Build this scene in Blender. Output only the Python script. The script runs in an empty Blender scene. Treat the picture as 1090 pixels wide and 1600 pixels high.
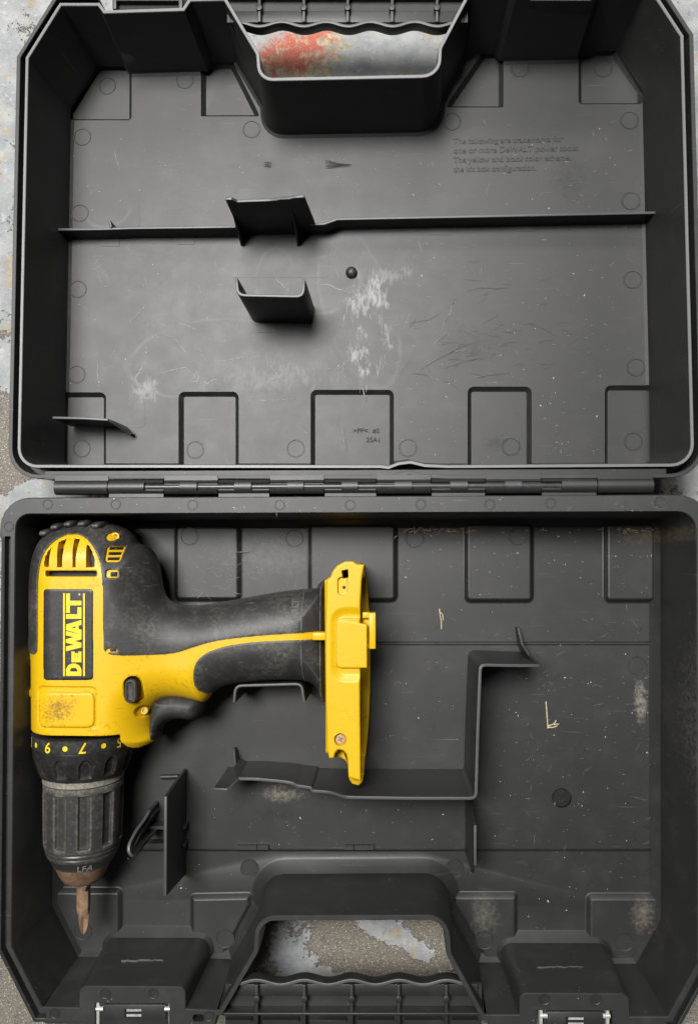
import bpy, bmesh, math, random
import numpy as np
from mathutils import Vector, Matrix, geometry

random.seed(7)
rng = np.random.default_rng(7)
scene = bpy.context.scene
col = scene.collection

# ------------------------------------------------------------------ camera, light, exposure
S = 0.00035                      # one working unit = 0.35 mm (about one photo pixel at the rim plane)
CAMH, F = 1204.0, 1204.0         # camera height above the rim plane, focal length (units)
RX, RY = 0.036831, 0.044875      # slight tilt of the hand-held camera
Rm = Matrix.Rotation(RY, 3, 'Y') @ Matrix.Rotation(RX, 3, 'X')
cam_d = bpy.data.cameras.new('camera')
cam = bpy.data.objects.new('camera', cam_d)
col.objects.link(cam)
cam.location = (0, 0, CAMH * S)
cam.rotation_euler = Rm.to_euler()
cam_d.sensor_fit = 'VERTICAL'
cam_d.sensor_height = 24.0
cam_d.lens = 24.0 * F / 1600.0
cam_d.clip_start = 0.01
cam_d.clip_end = 20.0
scene.camera = cam

world = bpy.data.worlds.new('World')
scene.world = world
world.use_nodes = True
bg = world.node_tree.nodes['Background']
bg.inputs[0].default_value = (0.95, 0.98, 1.0, 1)
bg.inputs[1].default_value = 0.035

def area_lamp(name, loc, target, sx, sy, watts, colr):
    d = bpy.data.lights.new(name, 'AREA')
    d.shape = 'RECTANGLE'; d.size = sx; d.size_y = sy; d.energy = watts; d.color = colr
    o = bpy.data.objects.new(name, d); col.objects.link(o)
    o.location = loc
    o.rotation_euler = (Vector(target) - Vector(loc)).to_track_quat('-Z', 'Y').to_euler()
    return o
area_lamp('unseen_lamp', (-0.36, 0.50, 1.50), (-0.05, 0.05, -0.05), 0.80, 0.44, 44.0, (1.0, 0.99, 0.97))
area_lamp('unseen_lamp', (0.15, 1.75, 1.35), (0, 0.1, -0.05), 0.60, 0.30, 12.0, (1.0, 0.99, 0.97))  # second lamp, out of view, added to light the ground under the lid handle

vs = scene.view_settings
vs.view_transform = 'Standard'; vs.look = 'None'; vs.gamma = 1.0; vs.exposure = 0.0
vs.use_curve_mapping = False
scene.render.engine = 'CYCLES'
scene.cycles.max_bounces = 5; scene.cycles.diffuse_bounces = 3; scene.cycles.glossy_bounces = 3
scene.cycles.transmission_bounces = 0; scene.cycles.volume_bounces = 0
scene.cycles.caustics_reflective = False; scene.cycles.caustics_refractive = False
scene.cycles.use_light_tree = False
scene.cycles.use_denoising = True
scene.cycles.adaptive_threshold = 0.02

# ------------------------------------------------------------------ coordinates
def W(px, py, z=0.0):
    """photo direction (px, py) met with the horizontal plane at height z, in working units"""
    d = Rm @ Vector(((px - 545) / F, -(py - 800) / F, -1.0))
    t = (z - CAMH) / d.z
    return (d.x * t, d.y * t)
def W3(px, py, z=0.0):
    x, y = W(px, py, z)
    return (x, y, z)
FL = -146.0                      # inside floor of both case halves
GZ = -163.0                      # the ground under the case

# ------------------------------------------------------------------ materials
def newmat(name):
    m = bpy.data.materials.new(name); m.use_nodes = True
    nt = m.node_tree
    return m, nt, nt.nodes['Principled BSDF']
class NT:
    def __init__(s, nt): s.nt = nt
    def n(s, typ, **kw):
        o = s.nt.nodes.new(typ)
        for k, v in kw.items():
            if k.startswith('i_'):
                o.inputs[int(k[2:])].default_value = v
            else: setattr(o, k, v)
        return o
    def l(s, a, b): s.nt.links.new(a, b)
    def noise(s, vec, scale, detail=4, rough=0.55, dist=0.0):
        o = s.n('ShaderNodeTexNoise'); o.inputs['Scale'].default_value = scale
        o.inputs['Detail'].default_value = detail; o.inputs['Roughness'].default_value = rough
        o.inputs['Distortion'].default_value = dist
        s.l(vec, o.inputs['Vector']); return o.outputs['Fac']
    def ramp(s, fac, *stops, interp='LINEAR'):
        o = s.n('ShaderNodeValToRGB'); e = o.color_ramp.elements; o.color_ramp.interpolation = interp
        while len(e) < len(stops): e.new(0.5)
        for i, (p, c) in enumerate(stops):
            e[i].position = p
            e[i].color = (c, c, c, 1) if isinstance(c, (int, float)) else (*c, 1)
        s.l(fac, o.inputs[0]); return o.outputs[0]
    def math(s, op, a, b=None, c=None, clamp=False):
        o = s.n('ShaderNodeMath', operation=op); o.use_clamp = clamp
        for i, v in enumerate((a, b, c)):
            if v is None: continue
            if isinstance(v, (int, float)): o.inputs[i].default_value = v
            else: s.l(v, o.inputs[i])
        return o.outputs[0]
    def mix(s, fac, a, b):
        o = s.n('ShaderNodeMix', data_type='RGBA')
        for sock, v in ((o.inputs[0], fac), (o.inputs[6], a), (o.inputs[7], b)):
            if isinstance(v, (int, float)): sock.default_value = v
            elif isinstance(v, tuple): sock.default_value = (*v, 1)
            else: s.l(v, sock)
        return o.outputs[2]
    def mapping(s, vec, scale=(1, 1, 1), rot=(0, 0, 0), loc=(0, 0, 0)):
        o = s.n('ShaderNodeMapping'); o.inputs['Scale'].default_value = scale
        o.inputs['Rotation'].default_value = rot; o.inputs['Location'].default_value = loc
        s.l(vec, o.inputs[0]); return o.outputs[0]
    def pos(s):
        # all parts are modelled around their thing's base; texture space in metres
        return s.n('ShaderNodeTexCoord').outputs['Object']
    def wpos(s):
        return s.n('ShaderNodeNewGeometry').outputs['Position']
    def blob(s, vec, cx, cy, rx, ry, rot=0.0):
        """soft elliptical mask on a surface, 1 in the middle, 0 at the edge (working units)"""
        m = s.n('ShaderNodeMapping', vector_type='TEXTURE')
        m.inputs['Location'].default_value = (cx * S, cy * S, 0); m.inputs['Rotation'].default_value = (0, 0, rot)
        m.inputs['Scale'].default_value = (rx * S, ry * S, 1e6)
        s.l(vec, m.inputs[0]); m = m.outputs[0]
        v = s.n('ShaderNodeVectorMath', operation='LENGTH'); s.l(m, v.inputs[0])
        return s.math('SUBTRACT', 1.0, v.outputs['Value'], clamp=True)

def bevel_bump(t, bsdf, height, radius, strength=0.3, dist=0.0004):
    b = t.n('ShaderNodeBump'); b.inputs['Strength'].default_value = strength; b.inputs['Distance'].default_value = dist
    t.l(height, b.inputs['Height']); t.l(b.outputs[0], bsdf.inputs['Normal'])

def case_plastic(name, base=0.030, rough=0.46, wear=1.0, scuffs=(), grime=(), arcs=(), bev=0.0006, spec=0.72):
    """dark moulded plastic with fine grain, rubbed patches, hair scratches; positions are world ones"""
    m, nt, b = newmat(name); t = NT(nt); p = t.wpos()
    big = t.noise(p, 16, 2); mid = t.noise(p, 70, 4, .6); fine = t.noise(p, 2200, 1)
    c = t.mix(t.ramp(big, (.3, 0.0), (.75, 1.0)), (base * .88, base * .89, base * .90), (base * 1.14, base * 1.14, base * 1.14))
    # rubbed dull haze
    haze = t.math('MULTIPLY', t.ramp(mid, (.52, 0.0), (.80, 1.0)), 0.13 * wear)
    c = t.mix(haze, c, (.11, .11, .105))
    # hair scratches in two directions
    for k, (rot, sc) in enumerate(((.5, (22, 640, 1)), (-.7, (30, 800, 1)), (1.35, (26, 700, 1)))):
        q = t.mapping(p, scale=sc, rot=(0, 0, rot), loc=(k * 3.1, 0, 0))
        s1 = t.ramp(t.noise(q, 1.0, 2, .5, .3), (.70, 0.0), (.76, 1.0))
        gate = t.ramp(t.noise(t.mapping(p, loc=(k, 2, 1)), 26, 3), (.50, 0.0), (.62, 1.0))
        c = t.mix(t.math('MULTIPLY', t.math('MULTIPLY', s1, gate), .28 * wear), c, (.26, .26, .25))
    # dust specks
    v = t.n('ShaderNodeTexVoronoi'); v.inputs['Scale'].default_value = 330; t.l(p, v.inputs['Vector'])
    sp = t.math('MULTIPLY', t.ramp(v.outputs['Distance'], (.05, 1.0), (.10, 0.0)),
                t.ramp(t.noise(p, 90, 2), (.56, 0.0), (.60, 1.0)))
    c = t.mix(t.math('MULTIPLY', sp, .55 * wear), c, (.45, .44, .40))
    if scuffs: n0 = t.noise(p, 85, 3, .6)
    if scuffs: n1 = t.noise(t.mapping(p, scale=(420, 130, 1), rot=(0, 0, .12)), 1.0, 6, .78, .5)
    for (x, y, rx, ry, rot, amt) in scuffs:
        mk = t.blob(p, x, y, rx, ry, rot)
        mk = t.ramp(t.math('MULTIPLY', t.math('POWER', mk, .4), t.math('ADD', n1, t.math('MULTIPLY', t.math('SUBTRACT', n0, .5), .7))), (.42, 0.0), (.56, 1.0))
        c = t.mix(t.math('MULTIPLY', mk, amt), c, (.40, .40, .39))
    for (x, y, rx, ry, rot, w, amt) in arcs:                # rubbed arcs left by things turning in the case
        m_ = t.n('ShaderNodeMapping', vector_type='TEXTURE')
        m_.inputs['Location'].default_value = (x * S, y * S, 0); m_.inputs['Rotation'].default_value = (0, 0, rot)
        m_.inputs['Scale'].default_value = (rx * S, ry * S, 1e6); t.l(p, m_.inputs[0])
        v_ = t.n('ShaderNodeVectorMath', operation='LENGTH'); t.l(m_.outputs[0], v_.inputs[0])
        a_ = t.math('ABSOLUTE', t.math('SUBTRACT', t.math('ADD', v_.outputs['Value'], t.math('MULTIPLY', t.math('SUBTRACT', n0, .5), .16)), 1.0))
        gate = t.ramp(t.noise(t.mapping(p, loc=(x * S * 40, 1, 0)), 34, 2), (.46, 0.0), (.60, 1.0))
        c = t.mix(t.math('MULTIPLY', t.math('MULTIPLY', t.ramp(a_, (0.0, 1.0), (w, 0.0)), gate), amt), c, (.16, .16, .155))
    if grime: n1 = t.noise(p, 420, 4, .75)
    dull = None
    for (x, y, rx, ry, rot, amt, cc) in grime:
        mk = t.blob(p, x, y, rx, ry, rot)
        mk = t.ramp(t.math('MULTIPLY', t.math('POWER', mk, .5), n1), (.30, 0.0), (.62, 1.0))
        c = t.mix(t.math('MULTIPLY', mk, amt), c, cc)
        if cc[0] < .05:
            k = t.math('MULTIPLY', mk, amt); dull = k if dull is None else t.math('MAXIMUM', dull, k)
    t.l(c, b.inputs['Base Color'])
    r = t.math('ADD', t.math('MULTIPLY', t.math('SUBTRACT', mid, .5), .12), rough)
    t.l(r, b.inputs['Roughness'])
    b.inputs['Specular IOR Level'].default_value = spec
    if dull is not None: t.l(t.math('MULTIPLY', t.math('SUBTRACT', 1.0, t.math('MULTIPLY', dull, .55)), spec), b.inputs['Specular IOR Level'])
    bevel_bump(t, b, t.math('ADD', fine, t.math('MULTIPLY', mid, .6)), bev, .22, .00016)
    return m

def yellow_plastic():
    m, nt, b = newmat('yellow_plastic'); t = NT(nt); p = t.wpos()
    n1 = t.noise(p, 55, 5, .65); n2 = t.noise(p, 420, 4, .7); n3 = t.noise(p, 1800, 2)
    c = t.mix(t.ramp(n1, (.3, 0.0), (.7, 1.0)), (.66, .395, .003), (.72, .44, .005))
    dirt = t.math('MULTIPLY', t.ramp(n1, (.47, 0.0), (.68, 1.0)), t.ramp(n2, (.48, 0.0), (.66, 1.0)))
    c = t.mix(t.math('MULTIPLY', dirt, .6), c, (.30, .14, .012))
    spots = t.ramp(t.noise(p, 650, 3, .7), (.68, 0.0), (.73, 1.0))
    c = t.mix(t.math('MULTIPLY', spots, .6), c, (.12, .06, .012))
    x, y = W(92, 1108, 10)
    sc = t.math('MULTIPLY', t.math('POWER', t.blob(p, x, y, 60, 46, .3), .5), t.math('MULTIPLY', t.noise(p, 750, 5, .85), t.math('ADD', t.noise(p, 170, 3, .6), .5)))
    c = t.mix(t.ramp(sc, (.36, 0.0), (.50, .7)), c, (.14, .07, .02))
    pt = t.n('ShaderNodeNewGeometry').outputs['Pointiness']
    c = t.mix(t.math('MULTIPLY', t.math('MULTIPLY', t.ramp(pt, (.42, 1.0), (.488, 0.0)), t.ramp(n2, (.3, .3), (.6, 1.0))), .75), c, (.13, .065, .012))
    q = t.mapping(p, scale=(70, 800, 70), rot=(0, 0, .9))
    c = t.mix(t.math('MULTIPLY', t.ramp(t.noise(q, 1.0, 2, .5, .3), (.71, 0.0), (.76, 1.0)), .5), c, (.22, .11, .02))
    t.l(c, b.inputs['Base Color'])
    t.l(t.math('ADD', t.math('MULTIPLY', n2, .25), .30), b.inputs['Roughness'])
    bevel_bump(t, b, t.math('ADD', n3, n2), .0006, .12, .00015)
    return m

def rubber(name, base, dust, rough=.62, dscale=60, edge=0.0):
    m, nt, b = newmat(name); t = NT(nt); p = t.wpos()
    n1 = t.noise(p, dscale, 5, .62, .4); n2 = t.noise(p, 500, 4, .75); n3 = t.noise(p, 2400, 2)
    mk = t.math('MULTIPLY', t.ramp(n1, (.44, 0.0), (.74, 1.0)), t.ramp(n2, (.42, .08), (.66, 1.0)))
    c = t.mix(t.math('MULTIPLY', mk, dust), (base, base * .99, base * .96), (.20, .185, .155))
    q = t.mapping(p, scale=(60, 700, 60), rot=(0, 0, .7))
    s1 = t.ramp(t.noise(q, 1.0, 2, .5, .3), (.69, 0.0), (.75, 1.0))
    c = t.mix(t.math('MULTIPLY', s1, .35 * dust), c, (.33, .32, .29))
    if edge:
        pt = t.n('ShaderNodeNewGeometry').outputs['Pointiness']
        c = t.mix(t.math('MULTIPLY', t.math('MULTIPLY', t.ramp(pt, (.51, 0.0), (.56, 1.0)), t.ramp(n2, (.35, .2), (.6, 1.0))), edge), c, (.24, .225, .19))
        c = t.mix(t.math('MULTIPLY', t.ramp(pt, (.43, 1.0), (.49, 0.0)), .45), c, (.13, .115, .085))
    t.l(c, b.inputs['Base Color'])
    t.l(t.math('ADD', t.math('MULTIPLY', n2, .2), rough - .1), b.inputs['Roughness'])
    bevel_bump(t, b, t.math('ADD', n3, n2), .0005, .22, .0002)
    return m

def flat(name, c, rough=.5, metal=0.0, var=.25, sc=300, spec=.5):
    m, nt, b = newmat(name); t = NT(nt); p = t.wpos(); b.inputs['Specular IOR Level'].default_value = spec
    n = t.noise(p, sc, 4, .65)
    c2 = tuple(x * (1 - var) for x in c); c3 = tuple(min(1, x * (1 + var)) for x in c)
    t.l(t.mix(t.ramp(n, (.3, 0.0), (.7, 1.0)), c2, c3), b.inputs['Base Color'])
    b.inputs['Metallic'].default_value = metal
    t.l(t.math('ADD', t.math('MULTIPLY', n, .2), rough - .1), b.inputs['Roughness'])
    return m

def rust_metal(name, c1, c2, metal):
    m, nt, b = newmat(name); t = NT(nt); p = t.wpos()
    n = t.noise(p, 260, 6, .7); n2 = t.noise(p, 1300, 4, .7)
    c = t.mix(t.ramp(n, (.34, 0.0), (.66, 1.0)), c1, c2)
    c = t.mix(t.ramp(n2, (.58, 0.0), (.72, .8)), c, (.10, .045, .02))
    t.l(c, b.inputs['Base Color']); b.inputs['Metallic'].default_value = metal
    t.l(t.math('ADD', t.math('MULTIPLY', n2, .3), .38), b.inputs['Roughness'])
    bevel_bump(t, b, n2, .0003, .5, .0002)
    return m

def ground_mat():
    m, nt, b = newmat('painted_concrete'); t = NT(nt); p = t.wpos()
    n1 = t.noise(p, 30, 8, .66, .5); n2 = t.noise(p, 240, 6, .7); n3 = t.noise(p, 1300, 4, .7)
    warp = t.noise(p, 130, 5, .7)
    # paint: blue grey with creamy stains
    paint = t.mix(t.ramp(t.noise(p, 75, 5, .6), (.35, 0.0), (.65, 1.0)), (.28, .295, .31), (.43, .435, .43))
    paint = t.mix(t.math('MULTIPLY', t.ramp(n2, (.56, 0.0), (.66, 1.0)), .7), paint, (.56, .56, .53))
    st = t.ramp(t.noise(t.mapping(p, loc=(3, 1, 0)), 62, 6, .7), (.55, 0.0), (.62, 1.0))
    paint = t.mix(t.math('MULTIPLY', st, .55), paint, (.42, .31, .16))
    dk = t.ramp(t.noise(p, 420, 4, .7), (.62, 0.0), (.67, 1.0))
    paint = t.mix(t.math('MULTIPLY', dk, .75), paint, (.13, .12, .10))
    # bare concrete with grit
    v = t.n('ShaderNodeTexVoronoi'); v.inputs['Scale'].default_value = 520; t.l(p, v.inputs['Vector'])
    conc = t.mix(t.ramp(n3, (.35, 0.0), (.65, 1.0)), (.085, .075, .06), (.35, .315, .26))
    conc = t.mix(t.ramp(v.outputs['Distance'], (.12, .9), (.26, 0.0)), conc, (.60, .55, .46))
    conc = t.mix(t.ramp(n2, (.58, 0.0), (.70, .75)), conc, (.09, .072, .05))
    # where the paint is gone
    sx, sy = W(560, 1490, GZ)
    sep = t.n('ShaderNodeSeparateXYZ'); t.l(p, sep.inputs[0])
    mask = t.math('ADD', n1, t.math('MULTIPLY', t.math('SUBTRACT', warp, .5), .32))
    mask = t.math('ADD', mask, t.math('MULTIPLY', sep.outputs['Y'], -.30))
    mask = t.math('ADD', mask, t.math('MULTIPLY', t.math('SUBTRACT', t.noise(p, 520, 5, .75), .5), .42))
    def patch(mask, px, py, rx, ry, rot, amt):
        x, y = W(px, py, GZ)
        return t.math('ADD', mask, t.math('MULTIPLY', t.blob(p, x, y, rx, ry, rot), amt))
    mask = patch(mask, 20, 690, 130, 110, 0, .55)
    mask = patch(mask, 590, 1500, 120, 50, -.45, .28)
    mask = patch(mask, 640, 1545, 80, 40, 0, .20)
    mask = patch(mask, 510, 1465, 60, 34, 0, .10)
    mask = patch(mask, 690, 1465, 46, 46, 0, .20)
    mask = patch(mask, 30, 1565, 90, 90, 0, .25)
    mask = patch(mask, 630, 1470, 90, 26, -.35, -.30)
    mask = patch(mask, 480, 1525, 120, 46, -.4, -.28)
    mask = patch(mask, 60, 775, 70, 34, .3, -.75)
    mask = patch(mask, 550, 60, 260, 120, 0, -.30)
    gone = t.ramp(mask, (.555, 0.0), (.575, 1.0))
    c = t.mix(gone, paint, conc)
    # red and cream spilled paint under the lid handle
    x, y = W(462, 78, GZ)
    rb = t.math('MULTIPLY', t.math('POWER', t.blob(p, x, y, 170, 90, .45), .4), t.math('ADD', t.math('ADD', t.noise(p, 110, 6, .8, .8), t.math('MULTIPLY', t.math('SUBTRACT', n3, .5), .5)), .06))
    x, y = W(455, 100, GZ)
    cb = t.math('MULTIPLY', t.math('POWER', t.blob(p, x, y, 200, 95, .5), .5), t.math('ADD', t.noise(t.mapping(p, loc=(1, 4, 2)), 120, 6, .7), .10))
    c = t.mix(t.ramp(cb, (.40, 0.0), (.44, 1.0)), c, t.mix(t.ramp(n2, (.4, 0.0), (.6, 1.0)), (.34, .27, .17), (.62, .54, .38)))
    c = t.mix(t.ramp(rb, (.455, 0.0), (.475, .95)), c, t.mix(t.ramp(n3, (.4, 0.0), (.65, 1.0)), (.50, .075, .045), (.58, .22, .15)))
    t.l(c, b.inputs['Base Color'])
    b.inputs['Roughness'].default_value = .62
    bump = t.n('ShaderNodeBump'); bump.inputs['Strength'].default_value = 1.0; bump.inputs['Distance'].default_value = .0013
    h = t.math('SUBTRACT', t.math('ADD', t.math('MULTIPLY', n2, .6), t.math('MULTIPLY', n3, .5)), t.math('MULTIPLY', gone, .9))
    t.l(h, bump.inputs['Height']); t.l(bump.outputs[0], b.inputs['Normal'])
    return m

def lid_scuffs():
    out = []
    for px, py, rx, ry, rot, amt in ((578, 466, 72, 66, 0, .55), (560, 552, 48, 96, 0, .6), (604, 520, 22, 70, .2, .35),
                                     (228, 606, 44, 56, .3, .30), (600, 430, 120, 40, 0, .18), (420, 590, 260, 60, 0, .14)):
        x, y = W(px, py, FL); out.append((x, y, rx, ry, rot, amt))
    return out
def lid_grime():
    out = []
    for px, py, rx, ry, rot, amt, c in ((890, 280, 60, 70, 0, .55, (.012, .012, .012)), (745, 540, 130, 60, .3, .35, (.013, .013, .013)),
                                        (525, 258, 40, 14, 0, .6, (.015, .015, .015)), (420, 258, 18, 16, 0, .5, (.014, .014, .014)),
                                        (775, 690, 40, 26, 0, .6, (.012, .012, .012)), (480, 400, 70, 50, 0, .25, (.016, .016, .016))):
        x, y = W(px, py, FL); out.append((x, y, rx, ry, rot, amt, c))
    return out
def base_grime():
    out = []
    for px, py, rx, ry, rot, amt, c in ((440, 1240, 66, 26, 0, .8, (.28, .25, .19)), (1000, 1095, 20, 62, 0, .85, (.34, .31, .26)),
                                        (755, 1425, 40, 60, 0, .5, (.2, .18, .14)), (1000, 1425, 34, 52, 0, .6, (.24, .21, .16)),
                                        (1000, 835, 90, 30, 0, .45, (.26, .19, .10)), (700, 828, 90, 16, 0, .45, (.26, .19, .10)),
                                        (420, 870, 150, 60, 0, .25, (.22, .22, .21)), (1072, 1130, 20, 260, 0, .4, (.25, .24, .21)),
                                        (430, 1270, 60, 30, 0, .5, (.012, .012, .012)), (760, 1110, 90, 50, .4, .3, (.013, .013, .013))):
        x, y = W(px, py, FL if px < 1060 else -60); out.append((x, y, rx, ry, rot, amt, c))
    return out
M = {}
ARCS = []
for px, py, rx, ry, rot, w, amt in ((505, 445, 66, 50, .2, .09, .35), (430, 440, 34, 60, 0, .10, .25), (150, 455, 26, 40, 0, .16, .30), (170, 330, 40, 28, .3, .14, .35), (560, 480, 60, 150, .3, .06, .25), (330, 560, 150, 70, .1, .05, .28)):
    x, y = W(px, py, FL); ARCS.append((x, y, rx, ry, rot, w, amt))
M['lid'] = case_plastic('lid_plastic', .014, .50, .7, lid_scuffs(), lid_grime(), ARCS)
M['base'] = case_plastic('base_plastic', .015, .51, .8, (), base_grime(), spec=.78)
M['trim'] = case_plastic('trim_plastic', .020, .45, .7)
M['edge'] = case_plastic('worn_glint_edge_plastic', .17, .42, 1.0)  # pale from wear, with the rim's highlight put into the colour
M['edge2'] = case_plastic('rubbed_glint_edge_plastic', .075, .45, 1.2)  # rubbed plastic; the light lines along wall tops are painted in too
M['flange'] = case_plastic('flange_plastic', .022, .52, 1.4)
M['letters'] = rubber('raised_rubber', .075, .5)
M['yellow'] = yellow_plastic()
M['rubber'] = rubber('black_rubber', .026, .70, .50, 48, .35)
M['plate'] = rubber('name_plate_black', .020, .25, .42, 160)
M['collar'] = rubber('collar_black', .016, .22, .36, 200, .12)
M['sleeve'] = rubber('sleeve_black', .034, .40, .36, 260, .75)
M['trigger'] = rubber('trigger_black', .024, .35, .6, 150)
M['print'] = flat('yellow_print', (.80, .56, .02), .45, 0, .12)
M['cavity'] = flat('opening_shade_black', (.006, .006, .006), .6)  # near-black: shade inside vents, gaps and holes put into the colour
M['pin'] = flat('hinge_pin_plastic', (.045, .045, .045), .32, .2)
M['steel'] = flat('dull_steel', (.36, .35, .32), .38, .35, .4, 500)
M['ring'] = flat('worn_ring', (.26, .24, .20), .45, .15, .45, 700)
M['bright'] = flat('zinc_steel', (.60, .59, .56), .3, .4, .3, 500)
M['rust'] = rust_metal('rusty_nose', (.17, .09, .05), (.34, .22, .14), .35)
M['bit'] = rust_metal('rusty_bit', (.30, .165, .085), (.52, .36, .24), .55)
M['screw'] = rust_metal('rusty_screw', (.45, .25, .12), (.62, .48, .32), .4)
M['straw'] = flat('dry_straw', (.55, .46, .28), .7)
M['speck'] = flat('pale_dust', (.60, .58, .52), .8)
M['mark'] = flat('white_scuff', (.24, .24, .23), .7, 0, .5, 900)
M['fmark'] = flat('faint_scuff', (.14, .14, .135), .6, 0, .5, 900)
M['darkmark'] = flat('dark_scuff', (.030, .030, .030), .7, 0, .3, spec=.25)
M['darkscratch'] = flat('dark_scratch', (.020, .020, .020), .58, 0, .3, spec=.58)
M['emboss'] = case_plastic('embossed_plastic', .015, .57, .4, spec=.68)
M['ground'] = ground_mat()

# ------------------------------------------------------------------ object helpers
ORG = {}
def link(o, parent, loc_u):
    col.objects.link(o)
    if parent is not None:
        o.parent = parent
        po = ORG[parent.name]
        o.location = [(a - b) * S for a, b in zip(loc_u, po)]
    else:
        o.location = [a * S for a in loc_u]
    ORG[o.name] = tuple(loc_u)
def sharpen(me, ang):
    bm = bmesh.new(); bm.from_mesh(me)
    for f in bm.faces: f.smooth = True
    for e in bm.edges:
        if len(e.link_faces) == 2:
            try: a = e.calc_face_angle()
            except ValueError: a = 3.14
            e.smooth = a < ang
        else: e.smooth = False
    bm.to_mesh(me); bm.free()
def obj(name, verts, faces, mat, parent=None, org=None, ang=0.6, fixn=True, bev=0.0):
    """one mesh object; verts are world positions in working units"""
    if org is None: org = ORG[parent.name] if parent is not None else tuple(np.mean(np.array(verts), axis=0))
    me = bpy.data.meshes.new(name)
    me.from_pydata([((v[0] - org[0]) * S, (v[1] - org[1]) * S, (v[2] - org[2]) * S) for v in verts], [], faces)
    if fixn:
        bm = bmesh.new(); bm.from_mesh(me); bmesh.ops.recalc_face_normals(bm, faces=bm.faces); bm.to_mesh(me); bm.free()
    if bev:
        bm = bmesh.new(); bm.from_mesh(me)
        es = [e for e in bm.edges if len(e.link_faces) == 2 and e.calc_face_angle(0) > .7]
        bmesh.ops.bevel(bm, geom=es, offset=bev * S, segments=2, affect='EDGES', profile=.5, clamp_overlap=True)
        bm.to_mesh(me); bm.free()
    sharpen(me, ang)
    me.materials.append(mat)
    o = bpy.data.objects.new(name, me)
    link(o, parent, org)
    return o
def topface(o, mat, zmin, zmax, nz=.55):
    """give the worn upper faces of a moulding their own material, some with the edge highlight in the colour"""
    me = o.data; me.materials.append(mat); k = len(me.materials) - 1
    oz = ORG[o.name][2]
    for p in me.polygons:
        if p.normal.z > nz and zmin < p.center.z / S + oz < zmax: p.material_index = k
def inst(name, me, parent, loc, rotz=0, scale=None):
    o = bpy.data.objects.new(name, me); link(o, parent, loc); o.rotation_euler[2] = rotz
    if scale: o.scale = scale
    return o
def empty(name, loc_u, label, cat):
    o = bpy.data.objects.new(name, None); link(o, None, loc_u)
    o.empty_display_size = .02
    o['label'] = label; o['category'] = cat
    return o
class MB:
    def __init__(s): s.v = []; s.f = []
    def add(s, v, f):
        n = len(s.v); s.v += [tuple(q) for q in v]; s.f += [tuple(i + n for i in q) for q in f]; return s
    def box(s, x0, x1, y0, y1, z0, z1):
        v = [(x, y, z) for z in (z0, z1) for (x, y) in ((x0, y0), (x1, y0), (x1, y1), (x0, y1))]
        return s.add(v, [(0, 3, 2, 1), (4, 5, 6, 7), (0, 1, 5, 4), (1, 2, 6, 5), (2, 3, 7, 6), (3, 0, 4, 7)])
    def pbox(s, px0, py0, px1, py1, z0, z1, zr=None):
        """box whose top outline is seen at those photo positions"""
        zr = z1 if zr is None else zr
        q = [W(*p, zr) for p in ((px0, py1), (px1, py1), (px1, py0), (px0, py0))]
        return s.prism(q, z0, z1)
    def prism(s, poly, z0, z1, top=None):
        n = len(poly); top = top or poly
        v = [(x, y, z0) for x, y in poly] + [(x, y, z1) for x, y in top]
        f = [tuple(range(n - 1, -1, -1)), tuple(range(n, 2 * n))] + [(i, (i + 1) % n, n + (i + 1) % n, n + i) for i in range(n)]
        return s.add(v, f)
    def cyl(s, a, b, r0, r1=None, n=20):
        r1 = r0 if r1 is None else r1
        a = Vector(a); b = Vector(b); d = (b - a).normalized()
        u = d.orthogonal().normalized(); w = d.cross(u)
        v = []
        for c, r in ((a, r0), (b, r1)):
            for i in range(n):
                t = 2 * math.pi * i / n; v.append(c + u * (r * math.cos(t)) + w * (r * math.sin(t)))
        f = [tuple(range(n - 1, -1, -1)), tuple(range(n, 2 * n))] + [(i, (i + 1) % n, n + (i + 1) % n, n + i) for i in range(n)]
        return s.add(v, f)
    def build(s, name, mat, parent=None, **k): return obj(name, s.v, s.f, mat, parent, **k)

def ccw(poly):
    a = sum(poly[i][0] * poly[(i + 1) % len(poly)][1] - poly[(i + 1) % len(poly)][0] * poly[i][1] for i in range(len(poly)))
    return poly if a > 0 else poly[::-1]
def ring(poly, radii, d, seg=6):
    """offset a clockwise polygon outward by d (mitred) and round its corners, keeping the vertex count"""
    n = len(poly); P = [Vector(p) for p in poly]; out = []
    dirs = [(P[(i + 1) % n] - P[i]).normalized() for i in range(n)]
    nor = [Vector((-e.y, e.x)) for e in dirs]            # left of travel = outward for clockwise
    pts = []
    for i in range(n):
        n0, n1 = nor[i - 1], nor[i]
        m = n0 + n1
        k = m.length_squared / 2
        pts.append(P[i] + m * (d / max(k, .25)) if k > 1e-6 else P[i] + n0 * d)
    for i in range(n):
        r = radii[i]
        if r <= 0: out.append(pts[i]); continue
        e0, e1 = dirs[i - 1], dirs[i]
        cr = e0.x * e1.y - e0.y * e1.x
        rr = max(r + d if cr < 0 else r - d, .6)
        ang = math.acos(max(-1, min(1, e0.dot(e1))))
        tl = rr * math.tan(ang / 2)
        a = pts[i] - e0 * tl
        c = a + Vector((e0.y, -e0.x)) * rr * (1 if cr < 0 else -1)
        a0 = math.atan2(a.y - c.y, a.x - c.x)
        sg = -1 if cr < 0 else 1
        for j in range(seg + 1):
            t = a0 + sg * ang * j / seg
            out.append(Vector((c.x + rr * math.cos(t), c.y + rr * math.sin(t))))
    return out
def expand(vals, radii, seg=6):
    o = []
    for v, r in zip(vals, radii): o += [v] * (1 if r <= 0 else seg + 1)
    return o
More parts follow.
